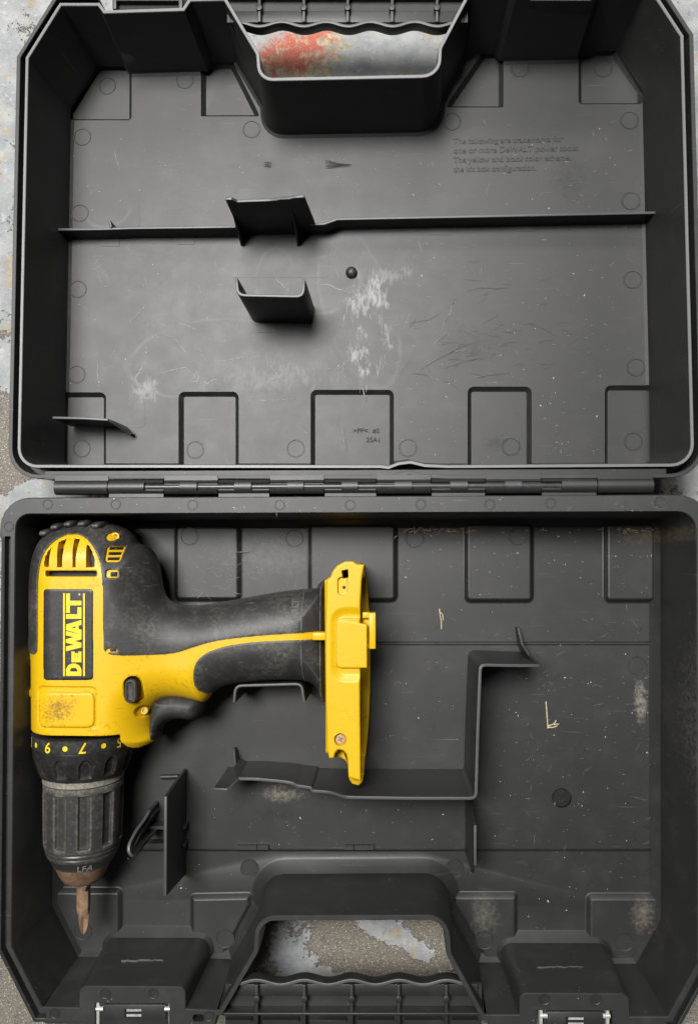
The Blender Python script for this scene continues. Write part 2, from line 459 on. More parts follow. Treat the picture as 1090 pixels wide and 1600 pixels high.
def loft(rings, cap=True):
    n = len(rings[0]); v = [p for r in rings for p in r]; f = []
    for k in range(len(rings) - 1):
        for i in range(n):
            j = (i + 1) % n
            f.append((k * n + i, k * n + j, (k + 1) * n + j, (k + 1) * n + i))
    if cap:
        f.append(tuple(range(n))); f.append(tuple(range((len(rings) - 1) * n, len(rings) * n))[::-1])
    return v, f
def roundpoly(pxs, z, r, seg=5, d=0):
    """rounded world polygon from photo outline (any orientation)"""
    q = [W(x, y, z) for x, y in pxs]
    q = ccw(q)[::-1]
    rr = r if isinstance(r, (list, tuple)) else [r] * len(q)
    return [(p.x, p.y) for p in ring(q, rr, d, seg)]

def boolean(o, cutters, op='DIFFERENCE'):
    """cut solids given as MB out of an object, apply, tidy"""
    mb = MB()
    tmp = []
    for c in cutters:
        me = bpy.data.meshes.new('cut'); me.from_pydata([(x * S, y * S, z * S) for x, y, z in c.v], [], c.f)
        bm = bmesh.new(); bm.from_mesh(me); bmesh.ops.recalc_face_normals(bm, faces=bm.faces); bm.to_mesh(me); bm.free()
        co = bpy.data.objects.new('cut', me); col.objects.link(co); tmp.append(co)
        md = o.modifiers.new('b', 'BOOLEAN'); md.operation = op; md.object = co
        md.solver = 'MANIFOLD'
    bpy.context.view_layer.update()
    dg = bpy.context.evaluated_depsgraph_get()
    me = bpy.data.meshes.new_from_object(o.evaluated_get(dg))
    o.modifiers.clear()
    mats = [m for m in o.data.materials]
    o.data = me
    me.materials.clear()
    for m in mats: me.materials.append(m)
    for p in me.polygons: p.material_index = 0
    for c in tmp: bpy.data.objects.remove(c)
    sharpen(me, .5)

# ------------------------------------------------------------------ ground
g = MB(); g.add([(-9000, -9000, GZ), (9000, -9000, GZ), (9000, 9000, GZ), (-9000, 9000, GZ)], [(0, 1, 2, 3)])
go = g.build('ground', M['ground'], None, org=(0, 0, GZ)); go['kind'] = 'structure'

# ------------------------------------------------------------------ the case: two shells
case = empty('tool_case', (W(545, 760, GZ)[0], W(545, 760, GZ)[1], GZ),
             'open black plastic drill case lying flat on the painted concrete floor', 'tool case')

def shell(name, mat, poly_px, radii, modes, profs, z=0.0):
    poly = [W(x, y, z) for x, y in poly_px]
    md = expand(modes, radii)
    ncol = len(next(iter(profs.values())))
    rings = []
    for k in range(ncol):
        offs = {m: ring(poly, radii, profs[m][k][0]) for m in profs}
        rings.append([(offs[m][i].x, offs[m][i].y, profs[m][k][1]) for i, m in enumerate(md)])
    v, f = loft(rings, cap=False)
    n = len(rings[0]); last = (len(rings) - 1) * n
    for t in geometry.tessellate_polygon([[Vector(p) for p in rings[0]]]): f.append(tuple(t))
    for t in geometry.tessellate_polygon([[Vector(p) for p in rings[-1]]]): f.append(tuple(i + last for i in t))
    return obj(name, v, f, mat, case)

inner = [(-17, FL), (-12, FL + 3), (-9.5, FL + 9), (-.6, -3), (0, -.9), (.7, 0)]
lid_profs = {
    'full': inner + [(4.6, 0), (5.2, -1), (5.6, -46), (15, -46), (15.3, -5), (16, -4), (21, -4), (22, -5), (21, -60), (14, -158), (10, -161)],
    'thin': inner + [(5.0, 0), (5.6, -1), (5.7, -12), (5.8, -16), (5.9, -18), (6, -20), (6, -26), (6, -30), (5.8, -60), (5, -158), (3, -161)],
}
lid_poly = [(32, 726, 27, 'full'), (45, 91, 0, 'full'), (96, 9, 0, 'full'), (150, 9, 0, 'full'), (153, 9, 0, 'thin'), (162, 21, 0, 'thin'), (288, 17, 0, 'thin'), (298, 2, 0, 'thin'),
            (301, 2, 0, 'full'), (343, 1, 0, 'full'), (346, 1, 0, 'thin'), (350, 1, 0, 'thin'), (400, 85, 14, 'thin'), (403, 127, 26, 'thin'), (688, 121, 30, 'thin'), (690, 76, 14, 'thin'), (737, -14, 0, 'thin'),
            (741, -14, 0, 'thin'), (744, -14, 0, 'full'), (793, -16, 0, 'full'), (796, -16, 0, 'thin'), (806, -3, 0, 'thin'), (930, -6, 0, 'thin'), (941, -20, 0, 'thin'), (944, -20, 0, 'full'),
            (1011, -21, 0, 'full'), (1062, 57, 0, 'full'), (1079, 724, 30, 'full'),
            (700, 726.5, 0, 'full'), (664, 725, 0, 'full'), (641, 719.5, 0, 'full'), (622, 722, 0, 'full'), (606, 728, 0, 'full'), (596, 726.5, 0, 'full')]
lid = shell('lid_shell', M['lid'], [(a, b) for a, b, c, d in lid_poly], [c for a, b, c, d in lid_poly], [d for a, b, c, d in lid_poly], lid_profs)

def frustum(pxs, r, z0, z1, inset):
    """panel solid: outline at z0, shrunk by inset at z1"""
    q = ccw([W(x, y, FL) for x, y in pxs])[::-1]
    rr = [r] * len(q) if not isinstance(r, (list, tuple)) else r
    a = ring(q, rr, 0); b = ring(q, rr, -inset)
    return [(p.x, p.y) for p in a], [(p.x, p.y) for p in b]
cuts = []
def recess(pxs, r=11):
    q = ccw([W(x, y, FL) for x, y in pxs])[::-1]
    rr = [r] * len(q)
    lv = [(.6, 4), (0, 0), (-1.2, -1.2), (-5.5, -8), (-7.5, -9.5)]
    rings = [[(p.x, p.y, FL + z) for p in ring(q, rr, d)] for d, z in lv]
    c = MB(); c.add(*loft(rings)); cuts.append(c)
recess([(96, 613), (166, 613), (166, 738), (96, 738)])
recess([(279, 612), (373, 612), (373, 738), (279, 738)])
recess([(485, 609), (615, 609), (615, 738), (485, 738)])
recess([(730, 604), (830, 604), (830, 738), (730, 738)])
recess([(944, 602), (1022, 602), (1022, 738), (944, 738)])
recess([(98, 188), (206, 188), (206, 98), (150, 98), (98, 170)], 7)
recess([(314, 182), (406, 182), (401, 171), (364, 97), (314, 97)], 3)
recess([(697, 168), (786, 168), (786, 78), (756, 78), (701, 158)], 3)
recess([(903, 163), (1004, 163), (1004, 140), (958, 76), (903, 76)], 7)
boolean(lid, cuts)
topface(lid, M['edge'], -2, 1); topface(lid, M['flange'], -5.2, -2.5)

base_profs = {
    'full': [(-22, FL), (-19.5, FL + 2.5), (-8.5, FL + 16), (-.7, -3), (0, -1), (.9, 0)] + [(7.2, 0), (8, -1), (8.6, -13), (16.4, -13), (17, -1), (18, 0), (22.5, -1), (24, -4), (23, -60), (16, -158), (12, -161)],
    'flat': [(-22, FL), (-19.5, FL + 2.5), (-8.5, FL + 16), (-.7, -3), (0, -1), (.9, 0)] + [(7.2, 0), (8, 0), (8.6, 0), (16.4, 0), (17, 0), (18, 0), (24.5, 0), (26, -2), (25, -60), (16, -158), (12, -161)],
    'hand': [(-22, FL), (-19.5, FL + 2.5), (-8.5, FL + 16), (-.7, -3), (0, -1), (.9, 0)] + [(5, 0), (6, 0), (6.6, 0), (7, 0), (7.4, -.6), (7.8, -1.5), (8, -6), (8, -20), (7.5, -60), (6, -158), (4, -161)],
}
for m in ('hand',):
    base_profs[m][0] = (-30, FL); base_profs[m][1] = (-26, FL + 2); base_profs[m][2] = (-10, FL + 20)
base_poly = [(18, 1479, 0, 'full'), (24, 842, 0, 'full'), (24, 838, 0, 'flat'), (26, 803, 22, 'flat'), (1086, 799, 28, 'flat'), (1087, 835, 0, 'flat'), (1087, 840, 0, 'full'), (1089, 1505, 0, 'full'), (1043, 1589, 0, 'full'), (1040, 1589, 0, 'flat'),
             (983, 1589, 0, 'flat'), (982, 1553, 11, 'flat'), (811, 1552, 11, 'flat'), (811, 1586, 0, 'flat'), (764, 1586, 0, 'flat'), (760, 1586, 0, 'hand'), (757, 1586, 0, 'hand'), (705, 1490, 10, 'hand'), (700, 1430, 32, 'hand'), (399, 1431, 32, 'hand'),
             (396, 1485, 10, 'hand'), (342, 1579, 0, 'hand'), (339, 1579, 0, 'hand'), (336, 1579, 0, 'flat'), (290, 1577, 0, 'flat'), (290, 1542, 11, 'flat'), (124, 1541, 11, 'flat'), (124, 1575, 0, 'flat'), (72, 1574, 0, 'flat'), (68, 1574, 0, 'full'), (66, 1574, 0, 'full')]
base = shell('base_shell', M['base'], [(a, b) for a, b, c, d in base_poly], [c for a, b, c, d in base_poly], [d for a, b, c, d in base_poly], base_profs)
cuts = []
for (x0, y0, x1, y1) in ((230, 1002, 1024, 1009), (200, 1325.5, 1024, 1331)):
    q = [W(x0, y1, FL), W(x1, y1, FL), W(x1, y0, FL), W(x0, y0, FL)]
    q2 = [W(x0, y1 - 2, FL), W(x1, y1 - 2, FL), W(x1, y0 + 2, FL), W(x0, y0 + 2, FL)]
    cuts.append(MB().prism(q2, FL - 5, FL + 2, q))
# oval slots through the front flange
q = roundpoly([(301, 1585), (320, 1585), (320, 1596), (301, 1596)], 0, 5)
cuts.append(MB().prism(ccw(q), -30, 4))
# dark plug hole in the floor
q = [(W(877, 1247, FL)[0] + 16.5 * math.cos(t * math.pi / 12), W(877, 1247, FL)[1] + 16.5 * math.sin(t * math.pi / 12)) for t in range(24)]
cuts.append(MB().prism(q, FL - 8, FL + 3))
boolean(base, cuts)
topface(base, M['flange'], -3, 1)
mb = MB().cyl((*W(877, 1247, FL), FL - 9), (*W(877, 1247, FL), FL - 2.5), 14.5, n=28)
mb.build('floor_plug', M['cavity'], base)

# raised pads of the base floor
def pad(pxs, r=13, h=9):
    q = ccw([W(x, y, FL) for x, y in pxs])[::-1]
    rr = [r] * len(q) if not isinstance(r, (list, tuple)) else r
    rings = []
    for d, z in ((1, -2), (0, .4), (-2, 1.0), (-6, h - 2.5), (-8, h - .6), (-10, h)):
        rings.append([(p.x, p.y, FL + z) for p in ring(q, rr, d)])
    v, f = loft(rings)
    return obj('raised_pad', v, f, M['base'], base, ang=.22)
for x0, x1, y0, y1 in ((98, 170, 818, 938), (272, 379, 818, 941), (480, 622, 816, 942), (723, 834, 814, 943), (940, 1024, 814, 943)):
    pad([(x0, y0), (x1, y0), (x1, y1), (x0, y1)])
pad([(84, 1385), (194, 1385), (194, 1496), (124, 1496), (84, 1425)], 12)
pad([(297, 1395), (394, 1393), (396, 1412), (352, 1496), (297, 1496)], 8)
pad([(704, 1392), (809, 1392), (809, 1500), (756, 1500), (704, 1412)], 8)
pad([(913, 1394), (1030, 1394), (1032, 1438), (986, 1504), (913, 1504)], 12)

# ------------------------------------------------------------------ walls and brackets inside
def wall(name, pts, th, parent, mat, zb=FL - 1, draft=1.6, r=0, seg=4, closed_top=True):
    """standing wall; pts are (px, py, ztop) as seen along its top edge"""
    P = []
    for a in pts:
        P.append(Vector((*W(a[0], a[1], a[2]), a[2])))
    if r:                                               # round the inner corners of the path
        Q = [P[0]]
        for i in range(1, len(P) - 1):
            a, b, c = P[i - 1], P[i], P[i + 1]
            u = (a - b); w = (c - b)
            k = min(r, u.length * .45, w.length * .45)
            u = b + u.normalized() * k; w = b + w.normalized() * k
            for j in range(seg + 1):
                t = j / seg
                Q.append(u * (1 - t) ** 2 + b * (2 * t * (1 - t)) + w * t * t)
        Q.append(P[-1]); P = Q
    n = len(P); L = []; Rr = []; Lb = []; Rb = []
    for i in range(n):
        d0 = (P[i] - P[i - 1]) if i > 0 else (P[1] - P[0])
        d1 = (P[i + 1] - P[i]) if i < n - 1 else (P[i] - P[i - 1])
        d0.z = d1.z = 0
        a = Vector((-d0.y, d0.x)).normalized(); b = Vector((-d1.y, d1.x)).normalized()
        m = a + b; m = m * (1 / max(m.length_squared / 2, .3))
        for lst, k, z in ((L, th / 2, P[i].z), (Rr, -th / 2, P[i].z), (Lb, th / 2 + draft, zb), (Rb, -th / 2 - draft, zb)):
            lst.append((P[i].x + m.x * k, P[i].y + m.y * k, z))
    v = L + Rr + Lb + Rb; f = []
    for i in range(n - 1):
        f += [(i, i + 1, n + i + 1, n + i), (2 * n + i, 3 * n + i, 3 * n + i + 1, 2 * n + i + 1),
              (i, 2 * n + i, 2 * n + i + 1, i + 1), (n + i, n + i + 1, 3 * n + i + 1, 3 * n + i)]
    f += [(0, n, 3 * n, 2 * n), (n - 1, 3 * n - 1, 4 * n - 1, 2 * n - 1)]
    o = obj(name, v, f, mat, parent, ang=.9, bev=.9)
    topface(o, M['edge2'], FL + 8, 10, .3)
    return o

RT = FL + 38
# lid: long low rib with a tall notched cradle in it
wall('divider_rib', [(72, 358.5, RT), (160, 357.5, RT), (205, 356, RT - 1), (290, 355, RT), (368, 354, RT)], 4.5, lid, M['lid'])
wall('divider_rib', [(484, 350.5, RT), (506, 349.5, RT), (527, 342, RT), (760, 337.5, RT), (1024, 332, RT)], 4.5, lid, M['lid'])
cr = MB()
tops = [(352, 307.5, -6), (362, 307.5, -6), (370.5, 318, -16), (415, 316, -14), (431, 313, -12), (437, 309.5, -9), (452, 308, -8), (460, 303, -4), (475, 300.5, -3), (492, 350, RT)]
P = [(*W(a, b, c), c) for a, b, c in tops]
y0 = sum(p[1] for p in P) / len(P)
n = len(P)
front = [(p[0], y0 - 3, p[2]) for p in P]; back = [(p[0], y0 + 2.2, p[2]) for p in P]
xl = P[0][0]; xr = P[-1][0]
front += [(xr, y0 - 4.5, FL - 1), (xl, y0 - 4.5, FL - 1)]; back += [(xr, y0 + 3.5, FL - 1), (xl, y0 + 3.5, FL - 1)]
k = len(front)
cr.add(front + back, [tuple(range(k)), tuple(range(2 * k - 1, k - 1, -1))] + [(i, (i + 1) % k, k + (i + 1) % k, k + i) for i in range(k)])
topface(cr.build('cradle_wall', M['lid'], lid, bev=.9, ang=.9), M['edge2'], FL + 8, 10, .3)
for px in (379, 466.5):
    x, y = W(px, 366, FL); gx = MB()
    # fin in front of the cradle: tall at the wall, running out on the floor
    for_v = [(x - 3, y + 2, FL - 1), (x - 3, y - 22, FL - 1), (x - 2, y - 21, FL + 12), (x - 1.6, y + 2, FL + 95),
             (x + 3, y + 2, FL - 1), (x + 3, y - 22, FL - 1), (x + 2, y - 21, FL + 12), (x + 1.6, y + 2, FL + 95)]
    gx.add(for_v, [(0, 1, 2, 3), (7, 6, 5, 4), (1, 5, 6, 2), (2, 6, 7, 3), (0, 3, 7, 4), (0, 4, 5, 1)])
    gx.build('gusset', M['lid'], lid, bev=.9, ang=.9)
# lid: U cradle
wall('u_bracket', [(369, 434, -4), (371.5, 461, -4), (473.5, 463, -4), (474.5, 436, -4)], 4.6, lid, M['lid'], r=11, draft=1.2)
# lid: corner bracket with a sloping wing
wall('corner_bracket', [(82, 652.5, -66), (130, 653.5, -68), (169, 656, -68)], 4.2, lid, M['lid'], draft=1)
wall('bracket_wing', [(166, 655.5, -68), (176, 660, -76), (199, 676, FL + 26), (205, 679, FL + 20)], 4, lid, M['lid'], draft=1)
wall('fin', [(171, 344, RT + 4), (174, 356, RT + 2)], 3.6, lid, M['lid'], draft=.6)
# lid: domed stud
x, y = W(549, 426.5, FL)
st = MB(); rr = [(10.5, 0), (10.2, 3), (9, 6.5), (6.5, 9), (3, 10.3), (.4, 10.6)]
rings = [[(x + r * math.cos(t * math.pi / 12), y + r * math.sin(t * math.pi / 12), FL + z) for t in range(24)] for r, z in rr]
st.add(*loft(rings)); st.build('stud', M['lid'], lid, ang=1.2)

D = -6
wall('cranked_divider', [(372, 1217, -58), (400, 1217.5, -56), (440, 1221, -52), (458, 1224, -50), (464, 1228, -44), (486, 1231, -40), (487, 1236, -34), (516, 1238, -30), (540, 1246, -8), (640, 1247.5, D), (743, 1247.5, D), (746, 1140, D), (750, 1039, D), (800, 1040, -14), (842, 1040, -24)],
     4.4, base, M['base'], r=9)
wall('end_fin', [(842, 1040, -24), (826, 1024, -70), (815, 1006, -110), (809, 981, FL + 18)], 4, base, M['base'], draft=.8)
wall('end_fin', [(374, 1217, -58), (355, 1234, -30), (334, 1233, -34)], 4, base, M['base'], draft=1)
wall('end_fin', [(371, 1217, -58), (367, 1196, -110), (365, 1170, FL + 14)], 4, base, M['base'], draft=.8)
# base: small cradle under the drill grip
wall('u_bracket', [(365.5, 1098, -52), (368, 1072, -52), (471, 1069, -52), (475, 1098, -52)], 4.4, base, M['base'], r=10)
# base: tall fin beside the chuck, its top sloping at the far end
fn = MB()
prof = [(258.5, 1400, -24), (258, 1245, -22), (272, 1222, -80), (288, 1202, FL + 6)]
P = [(*W(a, b, c), c) for a, b, c in prof]
x0 = sum(p[0] for p in P[:2]) / 2
P = [(x0, p[1], p[2]) for p in P] + [(x0, W(288, 1201, FL)[1], FL - 1), (x0, W(288, 1366, FL)[1], FL - 1)]
k = len(P)
fn.add([(p[0] - 2.4, p[1], p[2]) for p in P] + [(p[0] + 2.4, p[1], p[2]) for p in P],
       [tuple(range(k)), tuple(range(2 * k - 1, k - 1, -1))] + [(i, (i + 1) % k, k + (i + 1) % k, k + i) for i in range(k)])
topface(fn.build('tall_fin', M['base'], base, bev=.9, ang=.9), M['edge2'], FL + 8, 10, .3)
MB().cyl((*W(252, 1214, -140), -140), (*W(279, 1213, -138), -138), 4, n=12).build('locating_peg', M['base'], base)
wall('hook_bracket', [(234, 1266, -100), (226, 1280, -82), (212, 1299, -56), (202, 1318, -34), (200, 1330, -28), (206, 1339, -30), (214, 1336, -40)], 5, base, M['base'], r=6, draft=.6)
wall('hook_web', [(243, 1300, -112), (226, 1316, -78), (208, 1332, -44)], 5, base, M['base'], draft=1)
wall('hook_web', [(238, 1272, -112), (222, 1296, -84), (206, 1326, -44)], 5, base, M['base'], draft=2)
MB().pbox(224, 1291, 290, 1296, FL - 1, FL + 26, FL + 26).build('brace', M['base'], base)
MB().pbox(224, 1318, 290, 1324, FL - 1, FL + 20, FL + 20).build('brace', M['base'], base)
wall('low_fin', [(734, 1252, -100), (742, 1290, -28), (742, 1352, -30), (738, 1364, -60)], 4, base, M['base'], draft=1.5)
for x0, x1 in ((371, 401), (402, 419), (539, 552), (554, 584)):
    MB().pbox(x0, 1321, x1, 1328, FL - 1, FL + 6).build('floor_tab', M['base'], base)

# moulding marks
def disc_mesh(name, r, mat, h=1.0, n=20):
    rings = [[(rad * math.cos(2 * math.pi * t / n), rad * math.sin(2 * math.pi * t / n), z) for t in range(n)]
             for rad, z in ((r, -.4), (r - .6, h), (r - 1.9, h), (r - 2.6, h * .25))]
    v, f = loft(rings)
    me = bpy.data.meshes.new(name); me.from_pydata([(a * S, b * S, c * S) for a, b, c in v], [], f)
    bm = bmesh.new(); bm.from_mesh(me); bmesh.ops.recalc_face_normals(bm, faces=bm.faces); bm.to_mesh(me); bm.free()
    sharpen(me, .2); me.materials.append(mat); return me
dm = disc_mesh('ejector_mark', 16.5, M['lid']); dmb = disc_mesh('ejector_mark', 16.5, M['base'], .8); dms = disc_mesh('ejector_mark', 9, M['base'], .7)
deep = {(128, 701), (305, 703), (798, 698), (989, 690), (942, 107), (168, 134)}
for p in ((168, 134), (289, 125), (129, 214), (393, 202), (125, 333), (122, 452), (120, 585), (128, 701), (305, 703), (462, 701), (637, 700), (798, 698),
          (989, 690), (993, 574), (988, 437), (985, 314), (983, 188), (942, 107), (812, 107), (706, 190)):
    z = FL - 9.5 if p in deep else FL
    inst('ejector_mark', dm, lid, (*W(*p, z), z))
for p in ((296, 838), (460, 841), (648, 842), (809, 838), (995, 1040), (1004, 1305), (390, 1357), (710, 1357), (352, 1467), (756, 1469), (974, 1472), (130, 1455)):
    z = FL + 9 if p in {(296, 838), (352, 1467), (756, 1469), (974, 1472), (130, 1455), (809, 838)} else FL
    inst('ejector_mark', dmb, base, (*W(*p, z), z))
for p in ((14, 823), (75, 788), (181, 788), (301, 789), (437, 789), (547, 789), (657, 788), (765, 788), (860, 786), (1030, 784), (165, 1553), (240, 1553), (850, 1562), (930, 1562), (86, 1584), (327, 1588)):
    inst('ejector_mark', dms, base, (*W(*p, 0), 0))
for x, y, pw, ph in ((173, 378, 28, 14), (290, 375, 29, 14), (418, 374, 29, 15), (418, 512, 29, 15), (686, 360, 31, 14), (820, 354, 29, 14)):
    MB().pbox(x - pw / 2, y - ph / 2, x + pw / 2, y + ph / 2, FL - 1, FL + .9).build('gate_mark', M['lid'], lid)
for x0, y0, x1, y1 in ((148, 315, 219, 356), (167, 622, 227, 668), (361, 370, 514, 434)):
    q = roundpoly([(x0, y0), (x1, y0), (x1, y1), (x0, y1)], FL, 8)
    MB().prism(ccw(q), FL - 1, FL + .5).build('insert_mark', M['lid'], lid)

# ------------------------------------------------------------------ hinge
HZ = -7.0; HR = 12.0
hx = [88, 172, 258, 342, 422, 507, 588, 673, 757, 844, 930, 1018]
slots = [(228, 284), (310, 368), (394, 450), (475, 534), (559, 616), (643, 702), (729, 787), (813, 875)]
def hy(px): return W(px, 760.5, HZ)[1]
def section(xa, xb, notched):
    n = 28; ya = hy(545); pts = []
    if notched:
        a0 = .62
        for i in range(n + 1):
            t = math.pi / 2 + a0 + (2 * math.pi - 2 * a0) * i / n
            pts.append((HR * math.cos(t), HR * math.sin(t)))
        for i in range(7):
            t = math.pi / 2 - a0 + 2 * a0 * i / 6
            pts.append((6.2 * math.cos(t) * 1.1, 3.0))
    else:
        for i in range(n):
            t = 2 * math.pi * i / n; pts.append((HR * math.cos(t), HR * math.sin(t)))
    m = len(pts)
    v = [(x, ya + p[0], HZ + p[1]) for x in (xa, xb) for p in pts]
    f = [tuple(range(m)), tuple(range(2 * m - 1, m - 1, -1))] + [(i, (i + 1) % m, m + (i + 1) % m, m + i) for i in range(m)]
    return v, f
for i in range(len(hx) - 1):
    a, b = hx[i], hx[i + 1]
    cutsx = sorted({a, b} | {q for s in slots for q in s if a < q < b})
    k = MB()
    for c0, c1 in zip(cutsx[:-1], cutsx[1:]):
        mid = (c0 + c1) / 2; nt_ = any(s[0] < mid < s[1] for s in slots)
        g0 = .8 if c0 == a else 0; g1 = .8 if c1 == b else 0
        xa, xb = W(c0, 760, HZ)[0] + g0, W(c1, 760, HZ)[0] - g1
        k.add(*section(xa, xb, nt_))
    xa, xb = W(a, 760, HZ)[0] + .8, W(b, 760, HZ)[0] - .8
    up = i % 2 == 0                                     # belongs to the lid, else to the base
    yl = hy(545)
    if up: k.box(xa, xb, yl + 4, yl + 18, HZ - 10, HZ + 5.5)
    else: k.box(xa, xb, yl - 20, yl - 4, HZ - 10, HZ + 5.5)
    k.build('hinge_knuckle', M['trim'], case, ang=.5)
MB().cyl((W(150, 760, HZ)[0], hy(545), HZ + 1), (W(985, 760, HZ)[0], hy(545), HZ + 1), 6.0, n=16).build('hinge_pin', M['pin'], case)
# backing strips of the two flanges behind the hinge
yl = hy(545)
MB().box(W(70, 745, -4)[0], W(1040, 745, -4)[0], yl + 13.2, yl + 26, -40, -4.6).build('hinge_flange', M['lid'], lid)

# ------------------------------------------------------------------ carrying handles (one half on each shell)
def handle(owner, mat, yedge, ybar, sgn, xs, xl, xr, zt):
    """wavy finger wall, channel floor, cross ribs with pegs, outer rail"""
    pts = []
    for i in range(61):
        px = xl + (xr - xl) * i / 60
        ph = (px - xs[0]) / (xs[1] - xs[0]) * 2 * math.pi
        pts.append((px, yedge + sgn * 3.6 * math.cos(ph) * -1, zt))
    h = wall('handle_grip', pts, 5, case, mat, zb=-24, draft=0)
    m = MB()
    x0, x1 = xl - 22, xr + 22
    ya, yb = yedge + sgn * 2, ybar + sgn * (40 if sgn > 0 else 8)
    lo, hi = min(ya, yb), max(ya, yb)
    m.pbox(x0, lo, x1, hi, -30, -23.5, -23.5).build('channel_floor', mat, h)
    lo, hi = sorted((ya, yedge + sgn * 20))
    MB().pbox(x0 + 6, lo, x1 - 6, hi, -24, -17, -17).build('channel_step', mat, h, bev=.9, ang=.9)
    lo, hi = sorted((ybar, ybar + sgn * 4))
    MB().pbox(x0 - 6, lo, x1 + 6, hi, -26, -5, -5).build('outer_rail', mat, h, bev=.9, ang=.9)
    for px in xs:
        lo, hi = sorted((yedge + sgn * 3, ybar + sgn * (38 if sgn > 0 else 6)))
        r = MB().pbox(px - 2.6, lo, px + 2.6, hi, -26, -8, -8)
        r.build('cross_rib', mat, h, bev=.9, ang=.9)
        py = yedge + sgn * 25
        MB().cyl((*W(px, py, -7), -26), (*W(px, py, -7), -5.5), 5.2, n=16).build('peg', mat, h, bev=.9, ang=.9)
    return h
hb = handle(base, M['base'], 1536, 1583, 1, [400.6, 475, 549, 622.6, 697], 374, 730, -4)
hl = handle(lid, M['lid'], 37, -10, -1, [405, 474.5, 543, 612.5, 682.6], 377, 708, -4)
for a, b in ((352, 392), (410, 466), (484, 540), (558, 614), (632, 690), (706, 745)):
    MB().pbox(a, 1594, b, 1597, -24, -12, -12).build('slot_rail', M['base'], hb)

# ------------------------------------------------------------------ latches on the base and keepers on the lid
def latch(xl, xr, yt, win):
    m = MB().pbox(xl, yt, xr, yt + 62, -40, -9)
    q = m.build('latch', M['trim'], case, bev=.9, ang=.9)
    MB().pbox(xl + 4, yt + 4, xr - 4, yt + 27, -12, -5).build('lever', M['flange'], q, bev=.9, ang=.9)
    for x in (xl - 4, xr + 3):
        MB().pbox(x - 2.4, yt - 2, x + 2.4, yt + 60, -36, -3).build('bail_arm', M['bright'], q, bev=.9, ang=.9)
    for x, d in ((xl - 2, 1), (xr + 2, -1)):
        a = W3(x - 4 * d, yt + 10, -4); b = W3(x + 7 * d, yt + 10, -4)
        MB().cyl(a, b, 3.4, n=12).build('pivot_pin', M['bright'], q)
    MB().pbox(win[0], win[1], win[2], win[1] + 14, -14, -4.6).build('window_recess', M['cavity'], q)
    MB().pbox(win[0] + 4, win[1] + 1, win[2], win[1] + 4.5, -14, -3.8).build('bail_wire', M['bright'], q)
    MB().pbox(win[0] + 4, win[1] + 9, win[2], win[1] + 12.5, -14, -3.8).build('bail_wire', M['bright'], q)
latch(157, 263, 1566, (194, 1576, 221))
latch(849, 946, 1577, (883, 1589, 911))
for x0, x1 in ((183, 279), (828, 922)):
    k = MB().pbox(x0, -40, x1, 15 if x0 < 500 else -8, -60, -14)
    kp = k.build('latch_keeper', M['cavity'], case)
    for x in (x0 - 4, x1 + 3):
        MB().pbox(x - 3.2, -40, x + 3.2, 14 if x0 < 500 else -9, -50, -3).build('keeper_post', M['lid'], kp, bev=.9, ang=.9)
    MB().pbox(x0, -40, x1, 1, -30, -4).build('keeper_bar', M['lid'], kp)

